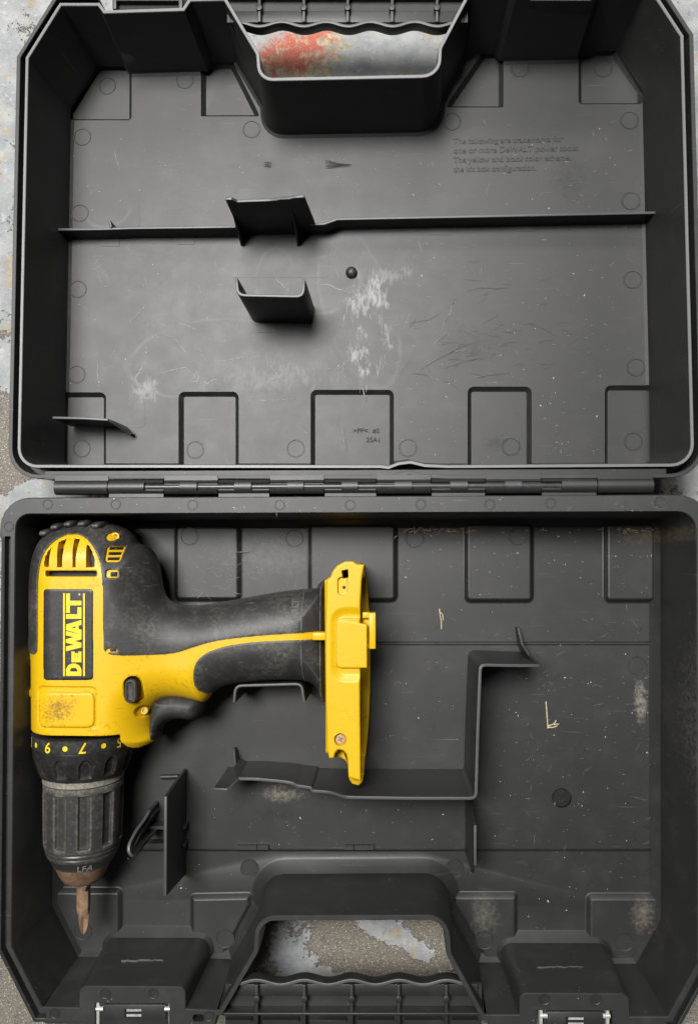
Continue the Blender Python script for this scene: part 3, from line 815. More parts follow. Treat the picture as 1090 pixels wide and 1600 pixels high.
# ------------------------------------------------------------------ implicit modelling for the drill
def poly_sdf(poly, X, Y):
    """signed distance, negative inside"""
    P = np.array(poly); n = len(P)
    d = np.full(X.shape, 1e18); ins = np.zeros(X.shape, bool)
    for i in range(n):
        ax, ay = P[i]; bx, by = P[(i + 1) % n]
        ex, ey = bx - ax, by - ay
        wx, wy = X - ax, Y - ay
        t = np.clip((wx * ex + wy * ey) / (ex * ex + ey * ey + 1e-12), 0, 1)
        d = np.minimum(d, (wx - ex * t) ** 2 + (wy - ey * t) ** 2)
        c = ((ay <= Y) & (by > Y)) | ((by <= Y) & (ay > Y))
        with np.errstate(divide='ignore', invalid='ignore'):
            xi = ax + (Y - ay) * ex / (ey if abs(ey) > 1e-12 else 1e-12)
        ins ^= c & (X < xi)
    d = np.sqrt(d)
    return np.where(ins, -d, d)
def surfnet(Fv, o, h):
    """surface nets on a scalar grid, negative inside"""
    s = Fv < 0
    nx, ny, nz = Fv.shape
    C = [(i, j, k) for i in (0, 1) for j in (0, 1) for k in (0, 1)]
    def sub(A, c): return A[c[0]:nx - 1 + c[0], c[1]:ny - 1 + c[1], c[2]:nz - 1 + c[2]]
    cnt = np.zeros((nx - 1, ny - 1, nz - 1), np.int8)
    for c in C: cnt += sub(s, c)
    act = (cnt > 0) & (cnt < 8)
    idx = np.argwhere(act)
    num = -np.ones(act.shape, np.int64); num[act] = np.arange(len(idx))
    acc = np.zeros((len(idx), 3)); w = np.zeros(len(idx))
    for a in C:
        for ax in range(3):
            if a[ax]: continue
            b = list(a); b[ax] = 1
            fa = Fv[idx[:, 0] + a[0], idx[:, 1] + a[1], idx[:, 2] + a[2]]
            fb = Fv[idx[:, 0] + b[0], idx[:, 1] + b[1], idx[:, 2] + b[2]]
            m = (fa < 0) != (fb < 0)
            t = np.where(m, fa / np.where(m, fa - fb, 1), 0)
            p = np.tile(np.array(a, float), (len(idx), 1)); p[:, ax] = t
            acc += p * m[:, None]; w += m
    V = (idx + acc / w[:, None]) * h + np.array(o)
    faces = []
    for ax in range(3):
        u, v = [(1, 2), (2, 0), (0, 1)][ax]
        sl0 = [slice(1, -1)] * 3; sl1 = [slice(1, -1)] * 3
        sl0[ax] = slice(0, -1); sl1[ax] = slice(1, None)
        A = s[tuple(sl0)]; B = s[tuple(sl1)]
        e = np.argwhere(A != B)
        if not len(e): continue
        flip = A[e[:, 0], e[:, 1], e[:, 2]]
        base_i = e + 1; base_i[:, ax] -= 1
        q = []
        for du, dv in ((-1, -1), (0, -1), (0, 0), (-1, 0)):
            c = base_i.copy(); c[:, u] += du; c[:, v] += dv
            q.append(num[c[:, 0], c[:, 1], c[:, 2]])
        q = np.stack(q, 1)
        q[~flip] = q[~flip][:, ::-1]
        faces.append(q)
    return V, np.concatenate(faces)
def fieldobj(name, V, Q, mat, parent, ang=.75):
    org = ORG[parent.name]
    me = bpy.data.meshes.new(name)
    me.vertices.add(len(V)); me.vertices.foreach_set('co', ((V - np.array(org)) * S).astype(np.float32).ravel())
    me.loops.add(len(Q) * 4); me.loops.foreach_set('vertex_index', Q.astype(np.int32).ravel())
    me.polygons.add(len(Q)); me.polygons.foreach_set('loop_start', np.arange(0, len(Q) * 4, 4, dtype=np.int32))
    me.update(calc_edges=True)
    me.validate()
    sharpen(me, ang)
    me.materials.append(mat)
    o = bpy.data.objects.new(name, me); link(o, parent, org)
    return o
def smooth_poly(pxs, z, it=2):
    """Chaikin-smoothed outline from photo points"""
    p = [W(x, y, z) for x, y in pxs]
    for _ in range(it):
        q = []
        for i in range(len(p)):
            a, b = p[i], p[(i + 1) % len(p)]
            q += [(a[0] * .75 + b[0] * .25, a[1] * .75 + b[1] * .25), (a[0] * .25 + b[0] * .75, a[1] * .25 + b[1] * .75)]
        p = q
    return p

# ------------------------------------------------------------------ the drill
ZC = -66.0                        # its mid plane: it lies on its side
AX = W(131, 1250, ZC)[0]          # its long axis
drill = empty('cordless_drill', (AX, W(300, 1000, ZC)[1], FL + 1),
              'yellow and black cordless drill without battery lying in the case base', 'drill')
SIL = [(59, 1160), (58, 1040), (57, 940), (58, 895), (63, 865), (75, 840), (98, 824), (132, 816), (170, 818), (197, 828), (208, 841), (214, 852), (227, 854), (239, 865), (246, 885), (250, 918),
       (258, 938), (278, 948), (312, 949), (360, 941), (430, 928), (480, 922), (516, 921), (516, 1082), (500, 1078), (490, 1064), (468, 1058), (400, 1060), (352, 1067), (335, 1077), (327, 1092), (321, 1097),
       (306, 1094), (285, 1089), (262, 1089), (248, 1098), (243, 1114), (243, 1134), (249, 1146), (247, 1156), (232, 1170), (212, 1180), (200, 1182), (194, 1196), (180, 1205), (70, 1205), (59, 1195)]
sil = smooth_poly(SIL, ZC, 2)
STEP = 1.9
xs_ = np.arange(min(p[0] for p in sil) - 12, max(p[0] for p in sil) + 12, STEP)
ys_ = np.arange(min(p[1] for p in sil) - 12, max(p[1] for p in sil) + 12, STEP)
zs_ = np.arange(ZC - 92, ZC + 94, STEP)
XX, YY = np.meshgrid(xs_, ys_, indexing='ij')
def smoothstep(a, b, x):
    t = np.clip((x - a) / (b - a), 0, 1); return t * t * (3 - 2 * t)
def thick(X, Y):
    xa, xb = W(150, 1000, 0)[0], W(275, 1000, 0)[0]
    T = 81 - 25 * smoothstep(xa, xb, X)
    # nose piece below the trigger guard is thinner
    return T
def rad(X, Y):
    xa, xb = W(170, 1000, 0)[0], W(300, 1000, 0)[0]
    return 62 - 4 * smoothstep(xa, xb, X)
def surf_z(X, Y, inf=0.0):
    """height of the drill's upper surface above the mid plane"""
    X = np.asarray(X, float); Y = np.asarray(Y, float)
    d = -poly_sdf(sil, X, Y) + inf
    r = rad(X, Y) + inf; T = thick(X, Y) + inf
    return T * np.sqrt(np.clip(1 - (1 - np.clip(d / r, 0, 1)) ** 2, 0, 1))
D2 = -poly_sdf(sil, XX, YY)
TONGUE = smooth_poly([(186, 1136), (191, 1152), (197, 1165), (208, 1174), (228, 1170), (252, 1157), (262, 1140), (600, 1140), (600, 780), (20, 780), (20, 1141)], -10, 2)
Z3 = (zs_ - ZC)[None, None, :]
def field(inf):
    T = thick(XX, YY) + inf; r = rad(XX, YY) + inf
    d = D2 + inf
    u = 1 - np.minimum(d / r, 1)
    Fv = np.sqrt((Z3 / T[:, :, None]) ** 2 + (u ** 2)[:, :, None]) - 1
    Fv = Fv * 60
    # square shoulder behind the collar
    cut = np.where(XX < W(191, 1150, -10)[0], W(120, 1131, ZC)[1] - YY, -50.0)
    tongue = np.where(XX >= W(191, 1150, -10)[0], poly_sdf(TONGUE, XX, YY), -50.0)
    return np.maximum(np.maximum(Fv, cut[:, :, None]), tongue[:, :, None])
ORI = (xs_[0], ys_[0], zs_[0])
def sdf2(poly): return poly_sdf(poly, XX, YY)[:, :, None]
def rrect(x0, y0, x1, y1, r, z=10): return roundpoly([(x0, y0), (x1, y0), (x1, y1), (x0, y1)], z, r, 5)
def circ(px, py, r, z=10):
    x, y = W(px, py, z); return [(x + r * math.cos(t * math.pi / 10), y + r * math.sin(t * math.pi / 10)) for t in range(20)]
top = (Z3 > 0)
def pocket(Fv, poly, depth, inf=0.0, slope=0.0):
    """sink an outline into the upper side by depth"""
    lim = (surf_z(XX, YY, inf) - depth)[:, :, None]
    c = np.maximum(sdf2(poly), lim - Z3)
    return np.maximum(Fv, -c)
# outline of the yellow arch panel with its vents
arch = [(60, 1060)] + [(107 - 48 * math.cos(t * math.pi / 14), 884 - 50 * math.sin(t * math.pi / 14)) for t in range(15)] + [(155, 1060)]
Y0 = field(0.0)
house = Y0
vent = [(71, 886)] + [(110 - 40 * math.cos(t * math.pi / 12), 882 - 41 * math.sin(t * math.pi / 12)) for t in range(13)] + [(150, 886)]
vent_w = [W(x, y, 8) for x, y in vent]
slot_w = rrect(72, 892, 153, 900.5, 1.5, 10)
house = pocket(house, vent_w, 20); house = pocket(house, slot_w, 20)
house = pocket(house, rrect(196, 1056, 222, 1099, 12, -2), 16)
house = pocket(house, circ(216, 1116, 9.5, -4), 9)
house = pocket(house, rrect(58, 1072, 152, 1137, 9, 10), 2.2)
# thin seam between rear cap and body, raised lower pad
pad2 = rrect(62, 1081, 149, 1135, 9, 10)
Fpad = np.maximum(np.maximum(field(1.4), sdf2(pad2)), -Z3 + 20)
house = np.minimum(house, Fpad)
V, Q = surfnet(house, ORI, STEP)
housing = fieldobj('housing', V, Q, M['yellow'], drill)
print('housing', len(Q))
def patch(name, poly, inf, mat, parent, ztop_only=True, dz=0.0, holes=()):
    Fv = np.maximum(field(inf), sdf2(poly))
    Fv = np.maximum(Fv, -(field(-5.0)))                # a skin about 5 units thick
    if ztop_only: Fv = np.maximum(Fv, 10 - Z3)
    for h in holes: Fv = np.maximum(Fv, -sdf2(h))
    V, Q = surfnet(Fv, ORI, STEP)
    return fieldobj(name, V, Q, mat, parent)
# rear overmould: wraps the rear end and the upper grip
om = [(57, 1008), (57, 930), (58.5, 893), (63, 872), (74, 851), (89, 838), (107, 833), (125, 838), (141, 851), (153, 871), (159, 895), (161, 930), (161, 985), (161.5, 1003), (166, 1015), (177, 1022), (200, 1023.5), (240, 1024), (268, 1023), (292, 1015), (330, 1003), (380, 996.5), (440, 991.5), (520, 988.5),
      (540, 880), (300, 850), (260, 780), (20, 780), (20, 1010), (46, 1025), (55, 1020)]
omw = smooth_poly([(x + (5 if x < 163 and 820 < y < 1024 and x > 40 else 0), y) for x, y in om], 2, 2)
holes = [circ(176.5, 838, 7.5, -20), rrect(171, 853, 191, 878, 4, -10), rrect(174, 890, 190, 902, 3, -8), rrect(173, 1011, 189, 1017, 2.5, -5)]
inf_rear = 2.8
over = patch('rear_overmold', omw, inf_rear, M['rubber'], drill, ztop_only=False, holes=[h for h in holes])
gr = [(520, 1000), (440, 1001), (390, 1004), (350, 1010), (322, 1020), (306, 1033), (300, 1052), (300, 1070), (305, 1083), (318, 1090), (331, 1092), (345, 1125), (520, 1125)]
patch('grip_overmold', smooth_poly(gr, -6, 2), 2.8, M['rubber'], drill, ztop_only=False)
# seam ring near the foot of the grip
for band in (((470.5, 900), (473.5, 900), (472.5, 986), (469.5, 986)), ((468.5, 1006), (471.5, 1006), (475, 1100), (472, 1100))):
    patch('grip_seam', [W(x, y, -14) for x, y in band], 3.6, M['letters'], drill, ztop_only=False)

def bump_poly(name, poly, inf_top, thickness, mat, parent):
    """a solid tile that follows the drill's surface"""
    sub = []
    n = len(poly); m = MB()
    tz = surf_z([p[0] for p in poly], [p[1] for p in poly], inf_top)
    v = [(p[0], p[1], ZC + z - thickness) for p, z in zip(poly, tz)] + [(p[0], p[1], ZC + z) for p, z in zip(poly, tz)]
    m.add(v, [tuple(range(n - 1, -1, -1)), tuple(range(n, 2 * n))] + [(i, (i + 1) % n, n + (i + 1) % n, n + i) for i in range(n)])
    return m.build(name, mat, parent)
def drape(mb_v, mb_f, name, mat, parent, inf):
    v = np.array(mb_v); z = surf_z(v[:, 0], v[:, 1], inf)
    vv = [(a, b, ZC + c) for (a, b, _), c in zip(mb_v, z)]
    return obj(name, vv, mb_f, mat, parent, fixn=False)
# black screw bosses and louvre (shade of the gaps as black tiles) inside the overmould windows
for (px, py, r) in ((177.5, 838, 6.2),):
    x, y = W(px, py, -14); z = ZC + float(surf_z(x, y))
    k = MB(); rings = [[(x + q * math.cos(t * math.pi / 10), y + q * math.sin(t * math.pi / 10), z + dz) for t in range(20)] for q, dz in ((r, -8), (r, 2.4), (r * .55, 2.4), (r * .5, -4), (.3, -4))]
    k.add(*loft(rings)); k.build('screw_boss', M['yellow'], housing)
for py in (856.5, 864.5, 872.5):
    x0, y0 = W(173, py, -8); x1, y1 = W(188, py, -8); 
    bump_poly('louvre_gap_shade', [(x0, y0 - 2.4), (x1, y0 - 2.4), (x1, y0 + 2.0), (x0, y0 + 2.0)], .9, 5, M['cavity'], housing)
for (px0, py0, px1, py1) in ((179, 893, 188, 900), (179, 1011.5, 188, 1015.5)):
    q = [W(px0, py1, -6), W(px1, py1, -6), W(px1, py0, -6), W(px0, py0, -6)]
    bump_poly('slot_gap_shade', q, .9, 5, M['cavity'], housing)
# black sheets put in as the shade behind the vents and the yellow slats in front of it
cav = []
for poly, nm in ((vent_w, 'vent_shade'), (slot_w, 'slot_shade')):
    xs = [p[0] for p in poly]; ys = [p[1] for p in poly]
    gx = np.linspace(min(xs), max(xs), 24); gy = np.linspace(min(ys), max(ys), 14)
    v = []; f = []
    for i, a in enumerate(gx):
        for j, b in enumerate(gy): v.append((a, b, 0))
    for i in range(23):
        for j in range(13): f.append((i * 14 + j, (i + 1) * 14 + j, (i + 1) * 14 + j + 1, i * 14 + j + 1))
    keep = [q for q in f if poly_sdf(poly, np.array([np.mean([v[k][0] for k in q])]), np.array([np.mean([v[k][1] for k in q])]))[0] < 0]
    drape(v, keep, nm, M['cavity'], housing, -17)
for a, b in ((80, 91), (101, 115), (122, 136)):
    yt = 882 - 41 * math.sqrt(max(0, 1 - (((a + b) / 2 - 110) / 40) ** 2)) - 3
    ys = np.linspace(888, yt, 8)
    q = [W(a - 1 + (0 if k < 3 else .3 * (k - 2)), y, 9) for k, y in enumerate(ys)] + [W(b - 1 + (2.0 if k < 3 else 2.0 - .5 * (k - 2)), y, 9) for k, y in list(enumerate(ys))[::-1]]
    # slat: strip of quads following the surface
    nA = len(ys); m = MB(); vv = []
    for side in (0, 1):
        pts = q[:nA] if side == 0 else q[nA:][::-1]
        zz = surf_z([p[0] for p in pts], [p[1] for p in pts], 0.2)
        for p, z in zip(pts, zz): vv.append((p[0], p[1], ZC + z)); 
    for side in (0, 1):
        for k in range(nA):
            x, y, z = vv[side * nA + k]; vv.append((x, y, z - 17))
    f = []
    for k in range(nA - 1):
        f += [(k, k + 1, nA + k + 1, nA + k), (k, 2 * nA + k, 2 * nA + k + 1, k + 1), (nA + k, nA + k + 1, 3 * nA + k + 1, 3 * nA + k)]
    f += [(0, nA, 3 * nA, 2 * nA), (nA - 1, 3 * nA - 1, 4 * nA - 1, 2 * nA - 1)]
    m.add(vv, f); m.build('vent_slat', M['yellow'], housing)

# name plate with its lettering
plate = rrect(68, 920, 147, 1062.5, 5, 13)
nameplate = patch('name_plate', plate, 1.3, M['plate'], drill)
LET = {
    'D': ([(0, 0), (0, 120), (52, 120), (80, 104), (95, 76), (95, 44), (80, 16), (52, 0)], [(34, 32), (34, 88), (46, 88), (60, 78), (62, 60), (60, 42), (46, 32)]),
    'E': ([(105, 0), (105, 78), (188, 78), (188, 52), (140, 52), (140, 49), (176, 49), (176, 29), (140, 29), (140, 26), (188, 26), (188, 0)], None),
    'W': ([(190, 120), (228, 120), (240, 58), (256, 120), (284, 120), (300, 58), (312, 120), (346, 120), (318, 0), (282, 0), (269, 50), (256, 0), (220, 0)], None),
    'A': ([(318, 0), (354, 120), (396, 120), (432, 0), (394, 0), (388, 22), (362, 22), (356, 0)], [(368, 46), (382, 46), (375, 80)]),
    'L': ([(440, 0), (440, 120), (476, 120), (476, 32), (530, 32), (530, 0)], None),
    'T': ([(486, 120), (636, 120), (636, 88), (580, 88), (580, 0), (544, 0), (544, 88), (486, 88)], None),
}
def letter_mesh(loops, conv, name, mat, parent, inf):
    bm = bmesh.new(); es = []
    for lp in loops:
        vs_ = [bm.verts.new((a, b, 0)) for a, b in lp]
        for i in range(len(vs_)): es.append(bm.edges.new((vs_[i], vs_[(i + 1) % len(vs_)])))
    bmesh.ops.triangle_fill(bm, use_beauty=True, use_dissolve=False, edges=es)
    us = [v.co.x for v in bm.verts]
    for cx in np.arange(min(us) + 15, max(us), 30):
        bmesh.ops.bisect_plane(bm, geom=bm.verts[:] + bm.edges[:] + bm.faces[:], plane_co=(cx, 0, 0), plane_no=(1, 0, 0))
    for cy in np.arange(20, 120, 20):
        bmesh.ops.bisect_plane(bm, geom=bm.verts[:] + bm.edges[:] + bm.faces[:], plane_co=(0, cy, 0), plane_no=(0, 1, 0))
    bm.verts.index_update()
    v = [conv(q.co.x, q.co.y) for q in bm.verts]; f = [tuple(w.index for w in q.verts) for q in bm.faces]
    bm.free()
    return drape([(a, b, 0) for a, b in v], f, name, mat, parent, inf)
def lconv(u, v):                  # along the plate, reading upward
    return W(129.5 - v / 4.955, 1055.3 - u / 4.955, 13)
for ch, (o_, h_) in LET.items():
    letter_mesh([o_] + ([h_] if h_ else []), lconv, 'logo_letter', M['print'], nameplate, 2.6)
for vv in (-26, 122):
    letter_mesh([[(-2, vv), (-2, vv + 14), (638, vv + 14), (638, vv)]], lambda u, v, k=(0 if vv < 0 else 6): W(129.5 - (v + k) / 4.955, 1055.3 - u / 4.955, 13), 'logo_line', M['print'], nameplate, 2.6)
letter_mesh([[(628 + 8 * math.cos(t), 16 + 8 * math.sin(t)) for t in np.arange(0, 6.2, .6)]], lconv, 'logo_mark', M['screw'], nameplate, 2.6)
nv = circ(139.5, 927, 2, 13); 

# direction button and small screw post
bq = rrect(196.5, 1060, 215, 1098, 9, 0)
zb_ = ZC + float(surf_z(*W(206, 1080, 0)))
rings = [[(x, y, zb_ + z) for x, y in roundpoly([(196.5, 1060), (215, 1060), (215, 1098), (196.5, 1098)], 0, 9, 5, d)] for d, z in ((0, -18), (0, 4), (-1.5, 6), (-4, 6.4), (-5, 4.6), (-7, 4.0))]
k = MB(); k.add(*loft(rings)); k.build('direction_button', M['trigger'], drill)
x, y = W(218, 1116, -6); z = ZC + float(surf_z(x, y))
rings = [[(x + q * math.cos(t * math.pi / 10), y + q * math.sin(t * math.pi / 10), z + dz) for t in range(20)] for q, dz in ((6.4, -12), (6.2, -2.5), (5.2, -1.6), (3.1, -1.6), (3.0, -6), (.2, -6))]
k = MB(); k.add(*loft(rings)); k.build('screw_boss', M['yellow'], housing)
MB().cyl((x, y, z - 7), (x, y, z - 3.6), 2.9, n=14).build('screw', M['steel'], housing)

# trigger
def blob_obj(name, pxs, z, T, R, mat, parent, it=2, step=1.8, flat_top=None):
    p = smooth_poly(pxs, z, it)
    gx = np.arange(min(q[0] for q in p) - 6, max(q[0] for q in p) + 6, step); gy = np.arange(min(q[1] for q in p) - 6, max(q[1] for q in p) + 6, step)
    A, B = np.meshgrid(gx, gy, indexing='ij'); gz = np.arange(z - T - 6, z + T + 6, step)
    d = -poly_sdf(p, A, B)
    u = 1 - np.minimum(d / R, 1)
    Fv = (np.sqrt(((gz - z)[None, None, :] / T) ** 2 + (u ** 2)[:, :, None]) - 1) * min(T, R)
    V, Q = surfnet(Fv, (gx[0], gy[0], gz[0]), step)
    return fieldobj(name, V, Q, mat, parent, 1.2)
blob_obj('trigger', [(236, 1146), (238, 1105), (246, 1088), (270, 1078), (300, 1080), (322, 1088), (318, 1116), (305, 1124), (284, 1120), (264, 1125), (254, 1136), (250, 1152), (240, 1156)], ZC, 40, 20, M['trigger'], drill)

# side details at the far (left) edge of the body: ears of the other half shell
for (py0, py1, dx) in ((892, 912, 9), (930, 1042, 8), (1070, 1092, 9)):
    x0, y0 = W(46, py0, ZC); x1, y1 = W(46, py1, ZC)
    blob_obj('side_rib', [(56 - dx, py0 + 3), (55 - dx, (py0 + py1) / 2), (56 - dx, py1 - 3), (68, py1), (68, py0)], ZC + 6, 13, 6, M['yellow'], housing, 1)

for px, py in ((84, 828), (101, 819), (121, 814.5), (142, 814), (163, 816.5)):
    blob_obj('rear_ridge', [(px - 11, py + 5), (px - 7, py - 2), (px + 7, py - 3), (px + 12, py + 4), (px + 8, py + 14), (px - 8, py + 14)], ZC + 8, 44, 8, M['rubber'], over, 1, 1.6)
# clutch collar, chuck: turned shapes about the axis
def turned(name, stations, mat, parent, rf=None, n=96):
    """stations: (py at mid plane, radius); rf(theta, t, r) may modulate the radius"""
    rings = []
    Ys = [(W(131, a, ZC)[1], r) for a, r in stations]
    for i, (y, r) in enumerate(Ys):
        t = i / (len(Ys) - 1); rg = []
        for k in range(n):
            th = 2 * math.pi * k / n
            q = rf(th, stations[i][0], r) if rf else r
            rg.append((AX + q * math.sin(th), y, ZC + q * math.cos(th)))
        rings.append(rg)
    v, f = loft(rings)
    return obj(name, v, f, mat, parent, ang=.55)
def scallop(th, py, r):
    if py < 1167 or py > 1196: return r
    a = ((math.degrees(th) - 8.0) % 30.0) - 15
    arch_h = 1168 + 5 * (abs(a) / 7.5) ** 2 * 2
    k = max(0.0, 1 - (abs(a) / 8.0) ** 6) * max(0, min(1, (py - arch_h) / 3.0))
    return r - 4.8 * k
st = [(1139, 60), (1139.4, 80.5), (1140, 81.5), (1158, 81), (1158.8, 80.2), (1160, 80.4)] + [(1163 + i * 1.5, 80.2 - i * .1) for i in range(8)] + [(1176 + i * 2.8, 79 - i * .9) for i in range(8)] + [(1198.5, 71.2), (1200, 70.5), (1204, 68.5), (1205, 66), (1205.2, 40)]
collar = turned('clutch_collar', st, M['collar'], drill, scallop, 240)
turned('chuck_ring', [(1203, 40), (1203.2, 63), (1204, 64.5), (1214, 64.5), (1216, 62), (1216.2, 40)], M['ring'], drill, None, 96)
def flute(th, py, r):
    if py < 1226 or py > 1308: return r
    a = ((math.degrees(th) - 4.0) % 36.0) - 18
    e = min(1, (py - 1226) / 2.0, (1308 - py) / 3.0)
    k = 1 / (1 + (abs(a) / 7.6) ** 14)
    return r - 5.2 * max(0, e) * k
st = [(1216, 40), (1216.2, 62), (1217, 63.6), (1224, 63.8)] + [(1226 + i * .8, 63.8) for i in range(5)] + [(1236, 63.8), (1265, 63.4), (1292, 62.6), (1303, 62.2)] + [(1305 + i, 62.2) for i in range(4)] + [(1311, 61.8), (1315, 60.6), (1316, 59.4), (1318, 60.2), (1322, 58.8), (1323, 57.6), (1325, 58.2), (1330, 56.0), (1331, 54.6), (1343, 48.4), (1345, 47), (1345.3, 20)]
sleeve = turned('chuck_sleeve', st, M['sleeve'], drill, flute, 240)
turned('chuck_nose', [(1344, 20), (1344.2, 44.8), (1346, 45.2), (1364, 36.5), (1371, 31.5), (1375, 26), (1376, 14)], M['rust'], drill, None, 80)
for k in range(3):                                          # the steel jaws round the bit
    th = math.radians(25 + 120 * k); c_, s_ = math.cos(th), math.sin(th)
    MB().cyl((AX + 2 + 19 * s_, W(131, 1374, ZC)[1], ZC + 19 * c_), (AX + 2 + 13.5 * s_, W(131, 1385, ZC)[1], ZC + 13.5 * c_), 6.5, 3.6, 12).build('chuck_jaw', M['ring'], drill)
# lettering on turned surfaces
def text_mesh(txt, size):
    c = bpy.data.curves.new('t', 'FONT'); c.body = txt; c.size = size; c.align_x = 'CENTER'; c.offset = size * .012
    o = bpy.data.objects.new('t', c); col.objects.link(o)
    bpy.context.view_layer.update()
    me = bpy.data.meshes.new_from_object(o.evaluated_get(bpy.context.evaluated_depsgraph_get()))
    bpy.data.objects.remove(o); bpy.data.curves.remove(c)
    v = [(a.co.x, a.co.y) for a in me.vertices]; f = [tuple(p.vertices) for p in me.polygons]
    bpy.data.meshes.remove(me)
    return v, f
def on_cyl(txt, size, theta, py, r0, slope, name, mat, parent, flip=-1, italic=.12, lift=.5):
    v, f = text_mesh(txt, size); out = []
    yc = W(131, py, ZC)[1]
    for a, b in v:
        b -= size * .34; a += b * italic
        y = yc + flip * b
        r = r0 + slope * (b * -flip if flip < 0 else b) + lift
        th = theta + flip * a / r0
        out.append((AX + r * math.sin(th), y, ZC + r * math.cos(th)))
    return obj(name, out, f, mat, parent, fixn=False)
for t_, deg in (('5', 62), ('7', 20), ('9', -20), ('11', -61)):
    on_cyl(t_, 23, math.radians(deg), 1149.5, 81.3, 0, 'torque_number', M['print'], collar)
for deg in (42, 1, -41, 83):
    yc = W(131, 1149.5, ZC)[1]; th = math.radians(deg); v = []
    for k in range(16):
        a, b = 4.1 * math.cos(k * math.pi / 8), 4.1 * math.sin(k * math.pi / 8)
        v.append((AX + 81.8 * math.sin(th + a / 81), yc + b, ZC + 81.8 * math.cos(th + a / 81)))
    obj('torque_dot', v, [tuple(range(16))], M['print'], collar, fixn=False)
on_cyl('LFA', 15, math.radians(25), 1338, 51.4, .52, 'maker_letters', M['steel'], sleeve, flip=1, italic=.1, lift=.9)

# ------------------------------------------------------------------ battery foot
FS = 1.45
gx = np.arange(W(498, 1050, ZC)[0], W(592, 1050, ZC)[0], FS)
gy = np.arange(W(540, 1232, ZC)[1], W(540, 866, ZC)[1], FS)
gz = np.arange(FL - 2, 26, FS)
FX, FY = np.meshgrid(gx, gy, indexing='ij'); FZ = gz[None, None, :]
def fs(pxs, z, it=0):
    p = smooth_poly(pxs, z, it) if it else [W(a, b, z) for a, b in pxs]
    return poly_sdf(p, FX, FY)[:, :, None]
TZ = 13.0
plateA = [(510, 906), (516, 902), (519, 893), (526, 884), (538, 877.5), (551, 877), (558, 882), (569, 882), (565, 905), (563, 940), (562, 975), (562, 1044), (562.5, 1120), (563.5, 1217), (564, 1221), (544, 1215.5), (543, 1192), (541, 1180), (536, 1173.5), (528, 1172), (523.5, 1177), (521.5, 1185), (514, 1186), (511.5, 1175), (509, 1100), (508, 1000)]
dA = fs(plateA, TZ)
# the far side of the hollow foot bulges further to the right
plateB = [(512, 900), (545, 884), (566, 880), (571, 905), (575, 955), (577, 1010), (577, 1080), (575, 1140), (571, 1190), (566, 1222), (546, 1217), (546, 1192), (538, 1178), (512, 1176)]
dB = fs(plateB, -40, 1)
rnd = 3.0
def extr(d, z0, z1, r=2.5):
    q = np.maximum(z0 - FZ, FZ - z1)
    a = np.maximum(d + r, 0); b = np.maximum(q + r, 0)
    return np.sqrt(a * a + b * b) + np.minimum(np.maximum(d + r, q + r), 0) - r
Ft = extr(dA, -6, TZ, 3)
side = extr(dB, FL + 3, -16, 3)
# left spine joins both walls
sp = fs([(508, 905), (528, 905), (528, 1172), (510, 1172)], -10)
Fs = extr(sp, FL + 4, TZ - 4, 3)
Ff = np.minimum(np.minimum(Ft, side), Fs)
# hollow battery mouth, open to the right
mouth = fs([(536, 905), (600, 900), (600, 1205), (549, 1205), (536, 1165)], -30)
Ff = np.maximum(Ff, -extr(mouth, -118, -6, 2))
# sunk panel with a raised middle
rec = poly_sdf(roundpoly([(516, 949), (580, 949), (580, 1066), (516, 1066)], TZ, 22, 6), FX, FY)[:, :, None]
inn = poly_sdf(roundpoly([(525.5, 967), (600, 967), (600, 1044), (525.5, 1044)], TZ, 8, 6), FX, FY)[:, :, None]
ramp_ = TZ - np.clip(-rec / 2.2, 0, 5.0)
Ff = np.maximum(Ff, -np.maximum(np.maximum(rec, ramp_ - FZ), -inn))
tab = fs([(524, 967), (573.5, 976), (573.5, 1044), (524, 1044)], TZ)
Ff = np.minimum(Ff, extr(np.maximum(tab, inn), -4, TZ + .4, 2))
# eye at the rear end, screw recesses
eye = fs([(533.5, 892), (543.5, 889.5), (544, 903.5), (535, 904.5)], TZ)
Ff = np.maximum(Ff, -np.maximum(eye, -90 - FZ))
dish = poly_sdf(roundpoly([(527, 899), (543, 905), (542, 930), (527, 930)], TZ, 6, 5), FX, FY)[:, :, None]
Ff = np.maximum(Ff, -np.maximum(dish, (TZ - 5) - FZ))
sx_, sy_ = W(531.5, 1156, TZ)
scr = np.sqrt((FX - sx_) ** 2 + (FY - sy_) ** 2)[:, :, None]
Ff = np.maximum(Ff, -np.maximum(scr - 9.3, (TZ - 7) - FZ))
V, Q = surfnet(np.ascontiguousarray(np.pad(Ff, 1, constant_values=5.0)), (gx[0] - FS, gy[0] - FS, gz[0] - FS), FS)
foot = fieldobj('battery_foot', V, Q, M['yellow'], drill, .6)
x, y = sx_, sy_
MB().cyl((x, y, TZ - 10), (x, y, TZ - 4), 7.6, 7.0, 20).build('screw', M['screw'], foot)
for a in (0.4, 0.4 + math.pi / 2):
    c, s_ = math.cos(a), math.sin(a)
    q = [(x + 4.6 * c - 1 * s_, y + 4.6 * s_ + 1 * c), (x - 4.6 * c - 1 * s_, y - 4.6 * s_ + 1 * c), (x - 4.6 * c + 1 * s_, y - 4.6 * s_ - 1 * c), (x + 4.6 * c + 1 * s_, y + 4.6 * s_ - 1 * c)]
    MB().prism(ccw(q), TZ - 5, TZ - 3.7 + .1 * a).build('screw_slot', M['rust'], foot)
x, y = W(537, 918, TZ)
MB().cyl((x, y, TZ - 8), (x, y, TZ - 4.6), 2.6, n=14).build('screw_hole', M['cavity'], foot)
k = MB(); k.pbox(576, 958, 586.5, 1014, -22, 0, 0); k.pbox(566, 957, 577, 966, -20, -2, -2); k.pbox(566, 1007, 577, 1014, -20, -2, -2)
